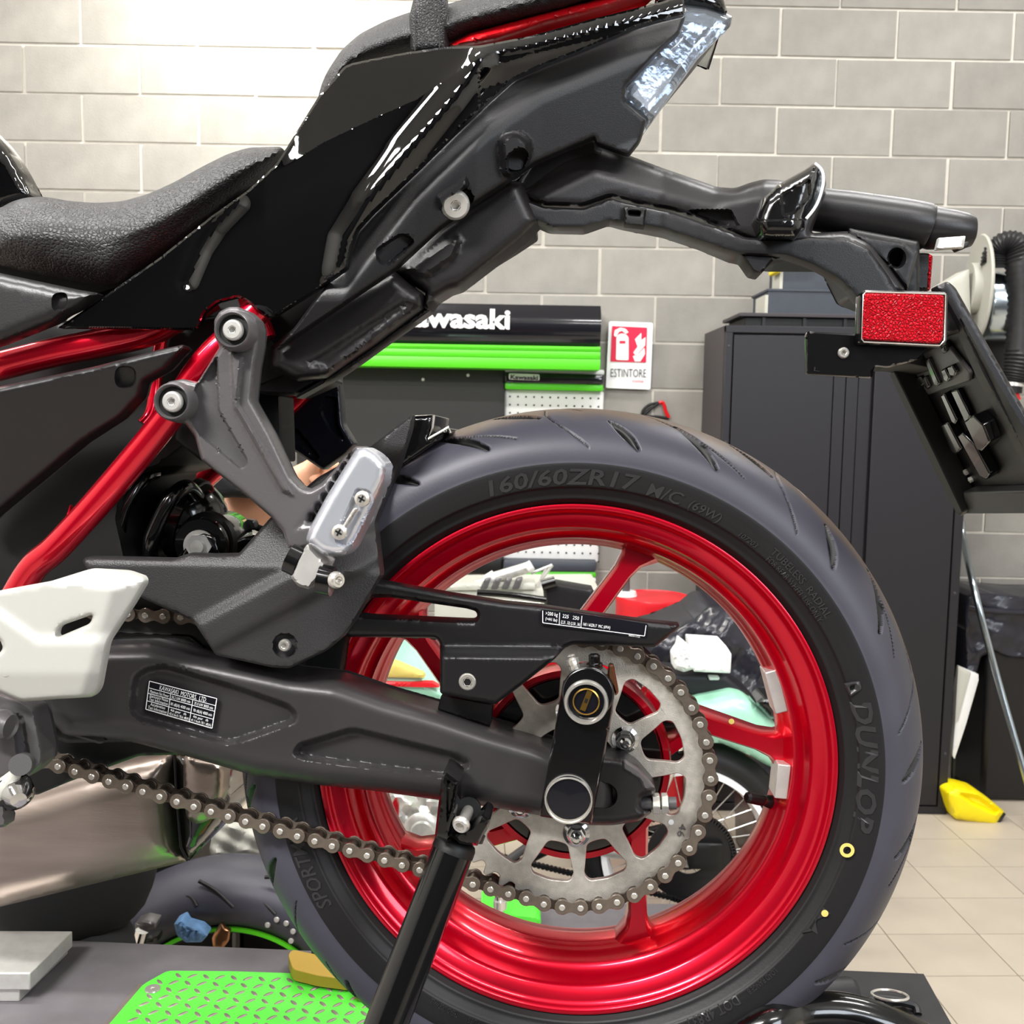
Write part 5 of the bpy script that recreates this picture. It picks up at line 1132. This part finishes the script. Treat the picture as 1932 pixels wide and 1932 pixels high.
# red and black eyewear
GL = thing('safety_glasses', 'black and red framed safety glasses peeking above the tyre', 'glasses')
obj('frame', tube([W(*p, 4.43) for p in ((1212, 787), (1213, 775), (1225, 764), (1243, 760), (1235, 766), (1222, 776), (1216, 785), (1240, 786), (1262, 789))], .006, 10, smooth=3), M['black'], GL)
obj('red_arm', tube([W(*p, 4.43) for p in ((1243, 760), (1251, 760), (1256, 776), (1262, 788))], .008, 10, smooth=3), M['redplain'], GL); settle(GL)
# extraction hose reel
HR = thing('extraction_fan', 'wall extraction fan with pale disc and galvanised drum at the right', 'fan')
a = W(1842, 545, 4.1); b_ = W(1905, 552, 4.1); ax = np.array([.99, -.17, 0]); ax /= np.linalg.norm(ax)
obj('disc_flange', lathe([(.02, 0), (.205, 0), (.21, .006), (.205, .012), (.02, .012)], 64, a, ax), M['pal'], HR, ang=30)
obj('fan_drum', lathe([(.13, 0), (.135, .01), (.135, .11), (.14, .115), (.135, .12), (.135, .16), (.02, .16)], 64, a+ax*.03+np.array([0, 0, -.07]), ax), M['tin'], HR, ang=40)
rel('fan_bracket', [(1765, 545), (1790, 530), (1828, 507), (1830, 560), (1832, 620), (1800, 610), (1770, 570)], 4.05, .10, 'pal', HR, step=12)
obj('disc_hub', lathe([(.10, -.03), (.10, 0), (.02, 0)], 40, a, ax), M['pal'], HR)
rel('motor_housing', [(1850, 640), (1900, 640), (1910, 690), (1890, 702), (1850, 690)], 4.15, .15, 'black', HR)
settle(HR)
HO = thing('extraction_hose', 'black corrugated hose hanging from the fan', 'hose')
path = [W(*p) for p in ((1880, 500, 4.0), (1884, 478, 4.0), (1900, 464, 3.98), (1918, 470, 3.96), (1926, 500, 3.95), (1929, 560, 3.95), (1928, 620, 3.95), (1924, 670, 3.95), (1917, 705, 3.95), (1912, 725, 3.95))]
tb_ = tube(path, 1, 4, smooth=10); ctr = tb_[0].reshape(-1, 4, 3).mean(1); rr = [.058-.006*(i % 2) for i in range(len(ctr))]; rr = [r*(1 if i < len(ctr)*.8 else 1-.35*(i-len(ctr)*.8)/(len(ctr)*.2)) for i, r in enumerate(rr)]
obj('corrugated_tube', tube(ctr, rr, 24), M['rubber'], HO, ang=70)
for k in range(6, len(ctr)-4, 2): pass
wtube('hose_clamp', [(1912, 722, 3.95), (1911, 729, 3.95)], .040, 'alu', HO, seg=24); wtube('hose_cuff', [(1911, 728, 3.95), (1910, 742, 3.95)], .034, 'black', HO, seg=24); wtube('red_nozzle', [(1910, 741, 3.95), (1915, 756, 3.95)], .022, 'redplain', HO, seg=20)
settle(HO)
# bin, pole, panel, dustpan
BN = thing('waste_bin', 'tall black bin lined with a black bag by the block wall', 'bin')
xa = W(1852, 1400, 4.12)[0]; zt2 = W(1880, 1150, 4.12)[2]; obj('bin_body', box([xa+.27, 4.275, zt2/2+.006], (.50, .28, zt2-.01), taper=1.08), M['matte'], BN, bev=.02)
nz = lambda x, y: .008*np.sin(x*.07+y*.03)+.005*np.sin(y*.13-x*.04)+.002*np.sin(x*.2+y*.21)
rel('bin_bag', [(1822, 1122), (1840, 1117), (1960, 1127), (2060, 1128), (2070, 1240), (1932, 1243), (1900, 1240), (1872, 1228), (1850, 1240), (1836, 1300), (1822, 1270), (1818, 1160)], 4.11, .32, 'bag', BN, bulge=.02, rw=12, step=8, noise=nz)
obj('bag_roll', tube([W(*p) for p in ((1828, 1146, 4.09), (1850, 1150, 4.08), (1900, 1154, 4.08), (1960, 1156, 4.08), (2050, 1158, 4.08))], .012, 12, smooth=4), M['bag'], BN)
settle(BN)
PO = thing('broom_handle', 'thin blue-grey metal pole leaning in front of the bin', 'pole'); wtube('pole_tube', [(1814, 985, 4.40), (1819, 1025, 4.33), (1838, 1110, 4.05), (1880, 1272, 3.98), (1945, 1500, 3.85)], .0135, 'tin', PO, smooth=5)
obj('pole_foot', tube([W(1944, 1496, 3.85), W(1950, 1530, 3.84)], .018, 14), M['redplain'], PO); settle(PO)
LP = thing('leaning_panel', 'white sheet panel wedged beside the cabinet', 'panel'); rel('panel_sheet', [(1812, 1258), (1846, 1272), (1846, 1284), (1823, 1365), (1801, 1432), (1797, 1425), (1802, 1368), (1805, 1300)], 4.05, .03, 'wht', LP, step=8, r=1); rel('panel_edge', [(1808, 1256), (1832, 1268), (1808, 1360), (1802, 1364)], 4.04, .01, 'pal', LP, step=8, r=1)
obj('panel_foot', tube([W(1800, 1428, 4.06), np.array([W(1800, 1428, 4.06)[0], 4.06, .006])], .008, 8), M['black'], LP); settle(LP)
DP = thing('dustpan', 'bright yellow plastic dustpan on the tiled floor', 'dustpan')
DPp = [(1783, 1493), (1795, 1487), (1812, 1485), (1845, 1494), (1880, 1518), (1896, 1532), (1878, 1560), (1860, 1557), (1832, 1551), (1800, 1545), (1792, 1524)]
rel('pan_shell', DPp, 3.93, .10, 'yel', DP, bulge=.03, rw=22, step=6, r=5, feats=[([(1796, 1492), (1845, 1499), (1888, 1528), (1880, 1540), (1835, 1520)], .03, 8, 6)])
rel('pan_lip', [(1894, 1533), (1898, 1536), (1880, 1562), (1874, 1560)], 3.92, .10, 'matte', DP, step=6, r=1); settle(DP)
# red drum with pole
RD = thing('red_drum', 'red round oil drum in front of the block wall', 'drum'); c = W(1232, 1124, 4.1); rr_ = (W(1303, 1124, 4.1)-W(1161, 1124, 4.1))[0]/2
obj('drum_body', lathe([(.0001, -.004), (rr_*.9, -.004), (rr_*.94, -.012), (rr_*.98, 0), (rr_, -.008), (rr_*.98, -.03), (rr_*.97, -c[2]*.5), (rr_*.99, -c[2]*.5-.01), (rr_*.97, -c[2]*.5-.02), (rr_*.97, -c[2]+.01)], 60, c, (0, 0, 1)), M['redp'], RD, ang=40); settle(RD)
DPz = thing('drum_pump', 'grey vertical pump pipe standing in the red drum', 'pump'); wtube('pump_pipe', [(1181, 1010, 4.1), (1181, 1124, 4.1)], .016, 'cast', DPz); obj('pump_flange', lathe([(.0001, .02), (.04, .02), (.045, 0)], 24, W(1181, 1124, 4.1), (0, 0, 1)), M['wht'], DPz); settle(DPz)
# covered heap with white box
nz2 = lambda x, y: .016*np.sin(x*.055+y*.03)+.010*np.sin(y*.08-x*.045+1)+.006*np.sin(x*.16+y*.11)
HP = rel('covered_motorcycle_heap', [(1190, 1205), (1250, 1190), (1308, 1166), (1335, 1144), (1392, 1142), (1450, 1200), (1490, 1290), (1500, 1400), (1498, 1688), (1425, 1688), (1415, 1420), (1250, 1330), (1180, 1300)], 3.4, .3, 'bag', None, bulge=.08, rw=50, step=10, noise=nz2, ang=70); HP.name = 'plastic_cover'; tag(HP, 'crumpled shiny black plastic cover over something, seen through the wheel', 'cover'); settle(HP)
WB = thing('white_carton', 'small white carton standing on the dark seat of the mint motorcycle', 'carton'); rel('carton_body', [(1306, 1213), (1369, 1217), (1380, 1234), (1378, 1270), (1309, 1267)], 2.92, .12, 'print', WB, step=10, r=2, bulge=.006, rw=4); settle(WB)
PBg = rel('plastic_bag', [(1270, 1236), (1280, 1222), (1283, 1206), (1296, 1216), (1308, 1228), (1310, 1262), (1290, 1268), (1272, 1262)], 2.92, .06, 'print', None, bulge=.02, rw=14, step=5, noise=lambda x, y: .006*np.sin(x*.7+y*.4)+.006*np.sin(y*.9-x*.3)); tag(PBg, 'small white plastic bag beside the carton', 'bag'); settle(PBg)
# ---- second motorcycle (mint), seen through the wheel
MB = thing('motorcycle', 'mint green classic motorcycle with spoked wheel, seen through the red wheel', 'motorcycle')
YM = 2.95; wc = W(1291, 1594, YM); k_ = (wc[1])/FPX*1.0
def circ(rpx): return rpx*float((wc-CAM)@FWD)/FPX
Rt, Rr = circ(208), circ(147)
obj('tyre', lathe([(Rt-(Rt-Rr)*.5+(Rt-Rr)*.5*math.cos(t), .06*math.sin(t)) for t in np.linspace(0, 2*PI, 17)[:-1]], 72, wc, (0, 1, 0), closed=True), M['side'], MB, ang=60)
obj('wheel_rim', lathe([(Rr*1.09, -.062), (Rr*1.02, -.064), (Rr*.985, -.03), (Rr*.97, 0), (Rr*.985, .03), (Rr*1.09, .06)], 72, wc, (0, 1, 0), closed=True), M['print'], MB, ang=40)
for k in range(36):
    an = 2*PI*k/36; d2 = an+(.5 if k % 2 else -.5); y_ = -.03 if k % 4 < 2 else .03
    obj('spoke', tube([wc+np.array([Rr*.97*math.cos(an), 0, Rr*.97*math.sin(an)]), wc+np.array([.035*math.cos(d2), y_, .035*math.sin(d2)])], .0018, 6), M['steel'], MB)
obj('wheel_hub', lathe([(.02, -.06), (.055, -.05), (.05, -.02), (.05, .02), (.055, .05), (.02, .06)], 36, wc, (0, 1, 0)), M['chrome'], MB)
obj('rear_sprocket', lathe([(.05, 0), (circ(80), 0), (circ(80), .006), (.05, .006)], 60, wc+np.array([0, -.09, 0]), (0, 1, 0), closed=True), M['matte'], MB)
sc_ = wc+np.array([0, -.09, 0]); R8 = circ(82)
chp = [sc_+np.array([R8*math.cos(t), 0, R8*math.sin(t)]) for t in np.linspace(PI*.62, -PI*.62, 54)]
e1, e2 = W(930, 1570, YM-.09), W(930, 1612, YM-.09)
chp = [e1+(chp[0]-e1)*t for t in np.linspace(0, 1, 44)[:-1]]+chp+[chp[-1]+(e2-chp[-1])*t for t in np.linspace(0, 1, 44)[1:]]
roll = lathe([(.0045, -.006), (.006, -.006), (.006, .006), (.0045, .006)], 8, (0, 0, 0), (0, 1, 0)); 
CHM = obj('drive_chain', join(*[[roll[0]*1.25+p, roll[1]] for p in chp]), M['matte'], MB); CHM['kind'] = 'stuff'
rel('fender', [(1325, 1330), (1391, 1316), (1413, 1322), (1454, 1354), (1486, 1395), (1489, 1440), (1468, 1449), (1451, 1446), (1416, 1426), (1362, 1402), (1300, 1400), (1300, 1345)], YM-.08, .16, 'mint', MB, bulge=.03, rw=30, step=9, r=8)
rel('turn_signal', [(1424, 1326), (1440, 1312), (1470, 1312), (1482, 1335), (1476, 1358), (1452, 1356)], YM-.12, .08, 'blackgl', MB, bulge=.03, rw=20, step=7)
rel('side_panel', [(1215, 1322), (1320, 1325), (1345, 1345), (1330, 1380), (1230, 1370)], YM-.02, .1, 'black', MB)
rel('fuel_tank', [(700, 1250), (745, 1248), (800, 1272), (850, 1305), (850, 1330), (770, 1330), (700, 1322)], YM-.2, .3, 'mint', MB, bulge=.05, rw=30, step=9)
rel('tank_stripe', [(700, 1250), (745, 1249), (798, 1272), (802, 1279), (700, 1277)], YM-.262, .03, 'goldm', MB, step=9, r=2)
rel('tank_stripe', [(700, 1286), (816, 1289), (830, 1297), (700, 1295)], YM-.264, .03, 'redp', MB, step=9, r=2)
rel('engine', [(720, 1490), (890, 1500), (895, 1620), (850, 1640), (780, 1600), (740, 1570)], YM-.1, .3, 'alu', MB, bulge=.04, rw=26, step=10, noise=lambda x, y: .01*np.sin(x*.12)*np.sin(y*.15))
obj('engine_cover', lathe([(.0001, .02), (.03, .018), (.034, .01), (.05, .006), (.055, 0)], 36, W(797, 1568, YM-.15), (0, -1, 0)), M['alu'], MB, ang=40)
rel('side_marker', [(737, 1540), (740, 1515), (747, 1507), (752, 1520), (751, 1548), (744, 1562)], YM-.2, .02, 'redlens', MB, step=6)
wtube('frame_rail', [(980, 1630, YM), (1060, 1590, YM), (1180, 1580, YM), (1260, 1560, YM)], .014, 'black', MB); wtube('silencer', [(1010, 1560, YM-.05), (1150, 1600, YM-.05), (1330, 1622, YM-.05)], .028, 'alu', MB, seg=20)
wtube('exhaust_bracket', [(935, 1640, YM-.1), (1005, 1590, YM-.1)], .012, 'cast', MB)
wtube('shock_absorber', [(1240, 1500, YM-.1), (1275, 1420, YM-.1), (1290, 1340, YM-.1)], .022, 'steel', MB, seg=16)
rel('chain_case', [(1290, 1590), (1365, 1592), (1360, 1640), (1300, 1640)], YM-.11, .02, 'black', MB, step=10)
rel('reservoir', [(1025, 1105), (1050, 1100), (1120, 1112), (1125, 1150), (1070, 1160), (1028, 1148)], 2.5, .06, 'matte', MB, bulge=.01, rw=8, step=8); wtube('reservoir_cap', [(1022, 1104, 2.48), (1048, 1097, 2.48)], .014, 'blackgl', MB); wtube('brake_lever', [(900, 1118, 2.45), (960, 1122, 2.45), (1030, 1132, 2.45)], .008, 'blackgl', MB, smooth=4); wtube('lever_rod', [(890, 1128, 2.44), (1020, 1140, 2.44)], .005, 'steel', MB)
SEAT_ = rel('seat_unit', [(1225, 1265), (1270, 1268), (1372, 1272), (1392, 1290), (1418, 1308), (1408, 1317), (1330, 1316), (1240, 1310)], 3.0, .12, 'cab', MB, bulge=.02, rw=14, step=9); rel('seat_catch', [(1337, 1276), (1358, 1277), (1357, 1283), (1338, 1283)], 2.97, .02, 'wht', SEAT_, step=6)
settle(MB)
# low lift for the second machine
L2 = thing('lift_table', 'low black lift platform under the mint motorcycle', 'lift table'); zl = W(1000, 1700, 2.73)[2]
xl = W(1050, 1700, 2.6)[0]; obj('platform', box([xl, 2.62, zl-.02], (.95, .22, .04)), M['grey'], L2, bev=.004); obj('platform_side', box([xl, 2.62, (zl-.045)/2], (.9, .18, zl-.045)), M['black'], L2); settle(L2)
GB = rel('green_pad', [(905, 1722), (955, 1721), (1012, 1726), (1021, 1735), (1018, 1760), (960, 1756), (915, 1745)], 2.5, .12, 'greenp', None, step=8, bulge=.01, rw=8); tag(GB, 'small green foam pad on the low platform edge', 'pad'); settle(GB)
CL = thing('support_post', 'short chrome post beside the green pad', 'post'); wtube('post_rod', [(942, 1690, 2.48), (944, 1738, 2.48)], .012, 'chrome', CL); wtube('post_collar', [(944, 1698, 2.48), (944, 1712, 2.48)], .018, 'steel', CL); settle(CL)
# handlebar / bench items through the upper window
WR = thing('hydraulic_arm', 'silver hydraulic arm with jointed links on the bench', 'tool'); wtube('arm_tube', [(925, 1092, 3.34), (998, 1070, 3.34)], .019, 'alu', WR, seg=18); wtube('arm_rod', [(850, 1112, 3.34), (925, 1092, 3.34)], .007, 'steel', WR); wtube('arm_joint', [(918, 1096, 3.32), (934, 1086, 3.32)], .020, 'wht', WR); wtube('arm_joint', [(994, 1072, 3.32), (1004, 1066, 3.32)], .018, 'wht', WR)
for p in (((1002, 1082, 3.34), (1042, 1066, 3.34)), ((1042, 1066, 3.34), (1010, 1110, 3.34)), ((1030, 1072, 3.34), (1015, 1108, 3.34))): wtube('arm_link', list(p), .005, 'alu', WR)
settle(WR)
HBk = thing('parts_bench', 'pale cluttered workbench behind the wheel top', 'bench'); rel('bench_top', [(830, 1103), (900, 1100), (1010, 1101), (1010, 1112), (820, 1114)], 3.3, .12, 'pal', HBk, step=14); rel('bench_front', [(820, 1112), (1130, 1110), (1130, 1180), (820, 1180)], 3.32, .3, 'pal', HBk, step=20)
for x_ in (850, 1100): obj('bench_leg', tube([W(x_, 1170, 3.45), np.array([W(x_, 1170, 3.45)[0], 3.45, .006])], .02, 10), M['cast'], HBk)
for x in (915, 935, 955, 975): rel('bench_slat', [(x, 1092), (x+12, 1090), (x+4, 1112), (x-10, 1112)], 3.28, .03, 'cast', HBk, step=8)
settle(HBk)
# ---- third motorcycle lower left (green rim stripe)
TG = thing('motorcycle', 'black motorcycle with green rim stripe beyond the lift at lower left', 'motorcycle')
YG = 2.12; gc = W(447, 1925, YG); kk = float((gc-CAM)@FWD)/FPX
obj('tyre', lathe([(p*kk, y_) for p, y_ in ((215, -.06), (230, -.075), (262, -.09), (290, -.075), (312, -.04), (322, 0), (312, .04), (290, .075), (262, .09), (230, .075), (215, .06))], 110, gc, (0, 1, 0), closed=True), M['tyre'], TG, ang=60)
obj('wheel_rim', lathe([(196*kk, -.05), (216*kk, -.062), (220*kk, -.05), (200*kk, 0), (220*kk, .05), (216*kk, .062), (196*kk, .05)], 100, gc, (0, 1, 0), closed=True), M['black'], TG)
obj('rim_stripe', lathe([(205*kk, -.066), (212*kk, -.066), (212*kk, -.060), (205*kk, -.060)], 100, gc, (0, 1, 0), closed=True), M['green'], TG)
for k in range(5):
    an = 2*PI*k/5+.3; obj('spoke', tube([gc+np.array([.03*math.cos(an), 0, .03*math.sin(an)]), gc+np.array([198*kk*math.cos(an), 0, 198*kk*math.sin(an)])], .014, 10), M['blackgl'], TG)
obj('wheel_centre', lathe([(.001, .03), (200*kk, .03), (200*kk, .04), (.001, .04)], 60, gc, (0, 1, 0)), M['black'], TG)
obj('brake_disc', lathe([(.05, -.07), (.12, -.07), (.12, -.065), (.05, -.065)], 48, gc, (0, 1, 0), closed=True), M['matte2'], TG)
for (x0_, y0_, x1_, y1_) in ((500, 1655, 560, 1668), (375, 1662, 440, 1712), (470, 1690, 520, 1725), (352, 1690, 372, 1710)): wtube('tread_groove', [(x0_, y0_, YG-.074), ((x0_+x1_)/2, (y0_+y1_)/2-6, YG-.078), (x1_, y1_, YG-.088)], .004, 'black', TG, smooth=4)
rel('inner_frame', [(-60, 1560), (150, 1560), (345, 1600), (350, 1700), (300, 1790), (200, 1820), (-60, 1820)], YG+.02, .2, 'black', TG, step=20)
rel('footrest_bracket', [(135, 1680), (160, 1675), (178, 1700), (180, 1720), (235, 1765), (262, 1770), (300, 1762), (300, 1775), (240, 1785), (200, 1775), (150, 1722)], YG-.12, .02, 'matte2', TG, step=8, bulge=.006, rw=6)
wtube('footrest', [(268, 1756, YG-.18), (256, 1800, YG-.18)], .013, 'chrome', TG); rel('footrest_mount', [(254, 1742), (272, 1735), (296, 1740), (294, 1752), (256, 1758)], YG-.16, .03, 'cast', TG, step=7)
rel('axle_plate', [(400, 1770), (410, 1750), (418, 1742), (424, 1752), (434, 1756), (432, 1775), (420, 1790), (402, 1786)], YG-.1, .01, 'bronze', TG, step=6, bulge=.002, rw=3)
for p in ((522, 1735), (540, 1742), (553, 1757), (549, 1775), (505, 1745)): obj('disc_bolt', lathe([(.0001, .004), (.005, .003), (.006, 0)], 10, W(*p, YG-.09), (0, -1, 0)), M['alu'], TG)
rel('plastic_wrap', [(395, 1600), (405, 1560), (430, 1548), (460, 1555), (492, 1570), (500, 1612), (440, 1618), (398, 1622)], YG+.1, .05, 'pal', TG, step=6, bulge=.02, rw=12, noise=lambda x, y: .006*np.sin(x*.12+y*.07)+.004*np.sin(y*.2-x*.1))
settle(TG)
RG = rel('shop_rag', [(328, 1742), (345, 1733), (352, 1745), (378, 1752), (392, 1765), (380, 1778), (350, 1778), (334, 1765)], YG-.13, .03, 'denim', None, step=6, bulge=.01, rw=8, noise=lambda x, y: .004*np.sin(x*.6+y*.4)); tag(RG, 'blue shop rag hanging beside the green-striped wheel', 'rag'); settle(RG)
# ---- the mechanic crouching behind the machine: one continuous skinned body
def skin_body(name, joints, edges, m, parent=None, sub=2):
    me = bpy.data.meshes.new(name); keys = list(joints); me.from_pydata([tuple(joints[k][0]) for k in keys], [(keys.index(a), keys.index(b)) for a, b in edges], []); me.update(); me.materials.append(M[m])
    o = bpy.data.objects.new(name, me); COL.objects.link(o); o.parent = parent
    md = o.modifiers.new('skin', 'SKIN'); sv = me.skin_vertices[0].data
    for i, k in enumerate(keys): r = joints[k][1]; sv[i].radius = (r, r) if np.isscalar(r) else r; sv[i].use_root = (i == 0)
    md.use_smooth_shade = True; s = o.modifiers.new('sub', 'SUBSURF'); s.levels = sub; s.render_levels = sub
    return o
PE = thing('person', 'mechanic in a dark shirt bending behind the motorcycle with a bare forearm showing', 'person')
YP = 1.60
P_ = lambda x, y, dy=0: W(x, y, YP+dy)
J = {'pelvis': (P_(120, 1230, .15), (.13, .11)), 'belly': (P_(140, 1130, .12), (.13, .11)), 'chest': (P_(185, 990, .08), (.15, .11)), 'neck': (P_(275, 880, .04), .055), 'head0': (P_(290, 830, .02), .075), 'head1': (P_(300, 760, .0), .085),
     'sr': (P_(350, 930, -.02), .06), 'er': (P_(360, 985, -.10), .044), 'fr': (P_(470, 962, -.10), .040), 'wr': (P_(575, 912, -.08), .027), 'pr': (P_(602, 893, -.08), (.034, .018)),
     'sl': (P_(150, 930, .05), .06), 'el': (P_(120, 1040, -.05), .045), 'wl': (P_(200, 1010, -.12), .028), 'pl': (P_(226, 1005, -.12), (.034, .018)),
     'hr': (P_(140, 1260, .12), .04), 'kr': (P_(150, 1330, -.12), .03), 'ar': (P_(110, 1560, .06), .028), 'tr': (P_(110, 1590, -.05), .03),
     'hl': (P_(60, 1260, .14), .04), 'kl': (P_(0, 1330, -.12), .040), 'al': (P_(0, 1560, .10), .028), 'tl': (P_(0, 1590, -.05), .03)}
# feet down to the floor
for f_, a_, k_2 in (('ar', 'tr', 'kr'), ('al', 'tl', 'kl')):
    p = J[f_][0]; p[2] = .08; q = J[a_][0]; q[2] = .05; q[0] = p[0]; q[1] = p[1]-.16
    kp = J[k_2][0]; kp[2] = .52
hp = J['pelvis'][0]; hp[2] = .62; J['hr'][0][2] = .60; J['hl'][0][2] = .60; J['belly'][0][2] = max(J['belly'][0][2], .85)
Ed = [('pelvis', 'belly'), ('belly', 'chest'), ('chest', 'neck'), ('neck', 'head0'), ('head0', 'head1'), ('chest', 'sr'), ('sr', 'er'), ('er', 'fr'), ('fr', 'wr'), ('wr', 'pr'), ('chest', 'sl'), ('sl', 'el'), ('el', 'wl'), ('wl', 'pl'), ('pelvis', 'hr'), ('hr', 'kr'), ('kr', 'ar'), ('ar', 'tr'), ('pelvis', 'hl'), ('hl', 'kl'), ('kl', 'al'), ('al', 'tl')]
for i, (dx, dy, L) in enumerate(((14, -22, 20), (24, -16, 24), (28, -6, 22), (26, 4, 17))):
    b0 = (602+dx*.5, 893+dy*.5); J['f%da' % i] = (P_(*b0, -.085), .0105); J['f%db' % i] = (P_(b0[0]+dx*.7, b0[1]+dy*.6+2, -.10), .009); J['f%dc' % i] = (P_(b0[0]+dx*1.0, b0[1]+dy*.7+12, -.105), .0075); Ed += [('pr', 'f%da' % i), ('f%da' % i, 'f%db' % i), ('f%db' % i, 'f%dc' % i)]
J['tha'] = (P_(590, 878, -.10), .011); J['thb'] = (P_(600, 862, -.11), .009); Ed += [('wr', 'tha'), ('tha', 'thb')]
skin_body('body', J, Ed, 'skin', PE)
CL_ = {k: (J[k][0], tuple(np.array(J[k][1] if not np.isscalar(J[k][1]) else (J[k][1],)*2)*1.28)) for k in ('pelvis', 'belly', 'chest', 'sr', 'sl')}
CL_['elr'] = (J['sr'][0]+(J['er'][0]-J['sr'][0])*.55, (.058, .058)); CL_['ell'] = (J['sl'][0]+(J['el'][0]-J['sl'][0])*.6, (.058, .058)); CL_['nk'] = (J['chest'][0]+(J['neck'][0]-J['chest'][0])*.6, (.075, .07))
skin_body('shirt', CL_, [('pelvis', 'belly'), ('belly', 'chest'), ('chest', 'sr'), ('sr', 'elr'), ('chest', 'sl'), ('sl', 'ell'), ('chest', 'nk')], 'shirt', PE)
obj('trousers', join(*[tube([J['pelvis'][0], J['h'+s][0], J['k'+s][0], J['a'+s][0]], [.10, .095, .075, .062], 18, smooth=5) for s in 'rl']), M['shirt'], PE, ang=80)
hc = J['head1'][0]; hd = lathe([(.0001, .075), (.05, .068), (.082, .04), (.092, 0), (.088, -.03)], 30, hc+np.array([0, .012, .02]), (0, .15, 1)); obj('hair', hd, M['hand'], PE, ang=80)
rel('shirt_tail', [(392, 905), (415, 890), (470, 925), (520, 930), (500, 942), (440, 938), (400, 942), (386, 925)], YP-.2, .12, 'shirt', PE, step=8, bulge=.02, rw=12)
settle(PE)
